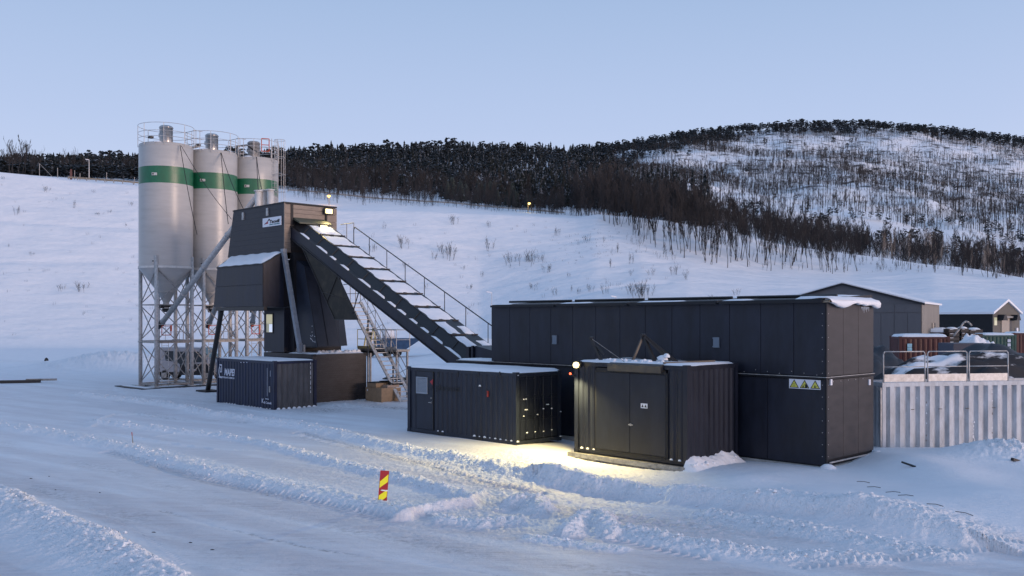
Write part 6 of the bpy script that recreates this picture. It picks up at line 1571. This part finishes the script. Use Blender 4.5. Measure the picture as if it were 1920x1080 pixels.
# conifers
def conifer_t(seed, tiers=7, pine=False):
    rnd = random.Random(seed); V, Fq = [], []
    v, f = tube_np(np.array([0,0,-.05]), np.array([0,0,.9]), .012, .004); V += v; Fq += f
    if not pine:
        for k in range(tiers):
            z = .12+.80*k/tiers; R_ = (.20*(1-k/tiers)**.8+.02)*rnd.uniform(.85,1.15); n = 8; b0 = len(V); V.append(np.array([0,0,z+.20]))
            for i in range(n*2):
                t = math.pi*i/n+rnd.uniform(-.15,.15); q = R_*(1 if i % 2 == 0 else .55)*rnd.uniform(.75,1.2); V.append(np.array([q*math.cos(t), q*math.sin(t), z+(0 if i % 2 == 0 else .035)+rnd.uniform(-.02,.02)]))
            for i in range(n*2): Fq.append((b0, b0+1+i, b0+1+(i+1) % (n*2)))
    else:
        for k in range(22):
            z = rnd.uniform(.38, 1.0); w_ = .27*math.sqrt(max(0, 1-((z-.66)/.36)**2)); az = rnd.uniform(0, 6.28); q = w_*math.sqrt(rnd.random()); c = np.array([q*math.cos(az), q*math.sin(az), z])
            b0 = len(V); s_ = rnd.uniform(.07,.13)
            for i in range(5): t = 2*math.pi*i/5; V.append(c+np.array([s_*math.cos(t)*rnd.uniform(.7,1.3), s_*math.sin(t)*rnd.uniform(.7,1.3), rnd.uniform(-.03,.02)]))
            V.append(c+np.array([0,0,s_*.7]))
            for i in range(5): Fq.append((b0+i, b0+(i+1) % 5, b0+5))
    return np.array(V), np.array(Fq)
spr = [conifer_t(k) for k in range(4)]; pin = [conifer_t(50+k, pine=True) for k in range(4)]
allc = spr+pin
def depthpick(lo, hi, power=1.0):
    def f(r_, xi):
        a_ = crest_d(xi)+lo; b_ = ridge_d(xi)+hi; return a_+(b_-a_)*r_.random(len(xi))**power
    return f
def dens(fn, n, seed):                             # rejection sampling of image columns and distances
    r_ = np.random.default_rng(seed); xi = r_.uniform(-250 if n < 9000 else 1050, 2100, n*6); a_ = crest_d(xi)+55; b_ = ridge_d(xi)+4; t = r_.random(n*6)**.75; d = a_+(b_-a_)*t
    x = (xi-CX)/F*d; z = terrain(x, d); yi = HY-(z-CZ)*F/d
    keep = r_.random(n*6) < fn(xi, yi, t, x, d); idx = np.where(keep)[0][:n]
    return np.stack([x[idx], d[idx], z[idx]-.3], -1), xi[idx], yi[idx], d[idx], r_
def f_dark(xi, yi, t, x, d):
    ry = ridge_y(xi); k = np.ones_like(xi)*.95
    # the snowy open hillside right of x = 1180
    edge = 1215 - (yi-262)*.5 + 40*fbm(x, d, .02, 3, 70)
    open_ = (xi > edge) & (yi > ry+np.interp(xi, [1180, 1300, 1450, 1600, 1900], [30, 26, 15, 11, 16])+7*fbm(x, d, .05, 2, 71)) & (yi < np.interp(xi, [1150,1300,1500,1700,1920],[372,382,398,416,424]))
    gap = (np.abs(xi-1010) < 45) & (np.abs(yi-322) < 16) & (fbm(x, d, .03, 3, 75) > -.25)
    clump = fbm(x, d, .025, 3, 72) > .30
    k = np.where(open_, np.where(clump & (xi > 1250), .055, .010), k); k = np.where(gap, .5, k)
    return k
p, xi, yi, d, r_ = dens(f_dark, 7600, 31)
h = r_.uniform(5.5, 11.0, len(p))*np.interp(d, [250, 400, 500, 900], [.6, .62, .85, 1.0]); h = np.where(xi > 1150, h*.66, h)*r_.uniform(.8, 1.15, len(p))
kind = np.where((xi < 1150) & (r_.random(len(p)) < .75), r_.integers(0, 4, len(p)), 4+r_.integers(0, 4, len(p)))
sn = r_.random(len(p)) < .0
merged('pine_forest', allc, p, np.stack([h*.95, h], -1), r_.uniform(0, 6.28, len(p)), needle, 'dark pine and spruce forest covering the ridge', 'forest', tidx=kind)
p, s, r0 = scatter(900, lambda r_, n: r_.uniform(1080, 2050, n), lambda r_, xi: ridge_d(xi)-70*r_.random(len(xi))**1.6+4, (4.5, 8.5), 1.0, 66)
merged('ridge_pines', pin, p, s, r0, needle, 'row of dark pines along the crest of the right hill', 'pine row')
p, s, r0 = scatter(520, lambda r_, n: r_.uniform(930, 1330, n), lambda r_, xi: crest_d(xi)+r_.uniform(45, 210, len(xi)), (5.5, 9.5), .95, 67)
merged('spruce_wood', spr, p, s, r0, needle, 'dark spruces massed behind the leafless trees left of the snowy hill face', 'wood')
# bare birch stems all over the open hillside
st = []
for k in range(4):
    rnd = random.Random(400+k); V, Fq = [], []
    v, f = tube_np(np.array([0,0,-.05]), np.array([rnd.gauss(0,.05), rnd.gauss(0,.05), 1.0]), .020, .006); V += v; Fq += f
    for j in range(9):
        z = rnd.uniform(.35,.9); az = rnd.uniform(0, 6.28); L_ = rnd.uniform(.12,.25); v, f = spike(np.array([0,0,z]), np.array([L_*.7*math.cos(az), L_*.7*math.sin(az), z+L_]), .009); b0 = len(V); V += v; Fq += [tuple(i+b0 for i in t) for t in f]
    st.append((np.array(V), np.array(Fq)))
def f_birch(xi, yi, t, x, d):
    op = (xi > 1150-(yi-262)*.4) & (yi > ridge_y(xi)+4) & (d > 330)
    return np.where(op, .55+.8*np.maximum(fbm(x, d, .02, 3, 80), -.5), 0)
p, xi, yi, d, r_ = dens(f_birch, 15500, 33); h = r_.uniform(2.5, 6.2, len(p))
merged('birch_stems', st, p, np.stack([h*1.1, h], -1), r_.uniform(0, 6.28, len(p)), bark, 'thin leafless birches covering the bright snowy hillside', 'birch wood')
# brown leafless belt at the foot of the dark forest
p, s, r0 = scatter(420, lambda r_, n: r_.uniform(-60, 1120, n), lambda r_, xi: crest_d(xi)+r_.uniform(60, 110, len(xi)), (4, 7.5), .9, 8)
merged('leafless_belt', bt2, p, s, r0, twig, 'brown leafless trees at the foot of the dark forest', 'wood')
# left wood right behind the crest
p, s, r0 = scatter(900, lambda r_, n: r_.uniform(-250, 560, n), lambda r_, xi: crest_d(xi)+r_.uniform(45, 120, len(xi)), (2.6, 4.2), 1.3, 9)
tk_ = 4+rng.integers(0, 4, len(p)); merged('left_wood', allc, p, s*np.array([1.1, .95]), r0, needle, 'low dark wood behind the left slope crest', 'wood', tidx=tk_)
# young spruces with snow on them, one by one
sp_me = [trimesh('snowy_spruce', V, Fq, needle_s) for V, Fq in [conifer_t(70+k, 9) for k in range(3)]]
for k in range(64):
    xi = rt.uniform(825, 985) if k < 46 else rt.uniform(985, 1095); d = rt.uniform(236, 262); x = (xi-CX)/F*d; h = rt.uniform(3.2, 6.5)*(1 if k < 46 else .7)
    o = link(bpy.data.objects.new('snowy_spruce', sp_me[k % 3])); o.location = (x, d, gz1(x, d)-.2); o.scale = (h*1.2, h*1.2, h); o.rotation_euler = (0, 0, rt.uniform(0, 6.28)); side = 'at the left end' if xi < 875 else 'in the middle' if xi < 930 else 'at the right end' if xi < 985 else 'beyond the yellow lamp, right'
    tag(o, f'{"taller" if h > 4.8 else "smaller"} snow-dusted young spruce {side} of the roadside plantation', 'spruce', 'snow-dusted young spruces by the road')
# shrubs on the open slope
sh = []
for k in range(5):
    (tv, tf), (bv, bf) = bare_template(1.0, 500+k, depth=2, stems=[3,5,8,4,6][k], nb=3, spread=.35, thick=.014)
    sh.append(trimesh('dry_shrub', np.concatenate([tv, bv]), np.concatenate([tf, bf+len(tv)]), twig))
spots = [(15,462,.8),(115,545,1.6),(157,545,2.0),(6,338,1),(88,360,1.5),(138,388,1.7),(205,400,.9),(182,403,.9),(30,400,2),(245,385,1),(237,425,.9),(60,478,1),
 (760,462,2.6),(845,485,3.0),(835,480,3.2),(828,470,2),(957,495,3.0),(987,498,3.4),(920,470,3),(1013,488,1.6),(813,487,2),(868,505,.9),(852,420,2),(915,425,1.6),(1045,440,1.8),(1130,455,1.4),(1100,455,1.8),(1025,508,1.6),(1040,555,1.6),
 (1195,556,3),(1205,558,3.2),(1185,553,2.4),(1215,556,2.4),(1135,552,2),(1262,515,2),(1290,524,2),(1108,545,1.5),(1000,540,1.2),(1067,520,1),(1085,548,1),(1180,516,1.2),(1220,516,1.5),(700,470,1.5),(720,430,1.2),(760,500,1.2),(800,540,1.2),(690,520,1.4),(880,540,1),(905,520,1.2),(660,480,1.5),(1070,545,1.2),(1380,553,1.4),(1335,562,1.0)]
def at_slope(xi, yi, lo=105, hi=205):
    ds = np.linspace(lo, hi, 200); xs_w = (xi-CX)/F*ds; ys_ = HY-(gz(xs_w, ds)-CZ)*F/ds; k = int(np.argmin(np.abs(ys_-yi))); return xs_w[k], ds[k], HY-0
for k, (xi, yi, h) in enumerate(spots):
    x, d, _ = at_slope(xi, yi); o = link(bpy.data.objects.new('dry_shrub', sh[k % 5])); o.location = (x, d, gz1(x, d)-.05); o.scale = (h*.9, h*.9, h*.85); o.rotation_euler = (0, 0, rt.uniform(0, 6.28))
    size = 'tall' if h >= 2.4 else 'knee-high' if h >= 1.4 else 'tiny'
    side = 'left of the silos' if xi < 300 else 'above the conveyor' if xi < 880 else 'on the middle of the slope' if xi < 1060 else 'above the left part of the long building'
    row = 'high' if yi < 440 else 'halfway' if yi < 510 else 'low'
    tag(o, f'{size} leafless shrub {row} on the snow slope, {side}', 'shrub', 'leafless shrubs on the open snow slope')
shv = []
for k in range(3):
    (tv, tf), _ = bare_template(1.0, 600+k, depth=0, stems=5, nb=0, thick=.02); shv.append((tv, tf))
p, s, r0 = scatter(260, lambda r_, n: r_.uniform(0, 1290, n), lambda r_, xi: 150+(crest_d(xi)-152)*r_.random(len(xi)), (.25, .9), 1, 12); p[:, 2] += .1
merged('dry_weeds', shv, p, s, r0, twig, 'dry weed stalks dotted over the snow slope', 'weeds')
p, s, r0 = scatter(110, lambda r_, n: 1100+110*r_.standard_normal(n)*.5, lambda r_, xi: 168+14*r_.random(len(xi)), (.25, .6), 1, 13); p[:, 2] += .1
merged('dry_weeds', shv, p, s*np.array([1.6, .8]), r0, bark, 'cluster of dark stalks and stones at the right part of the slope', 'weeds')
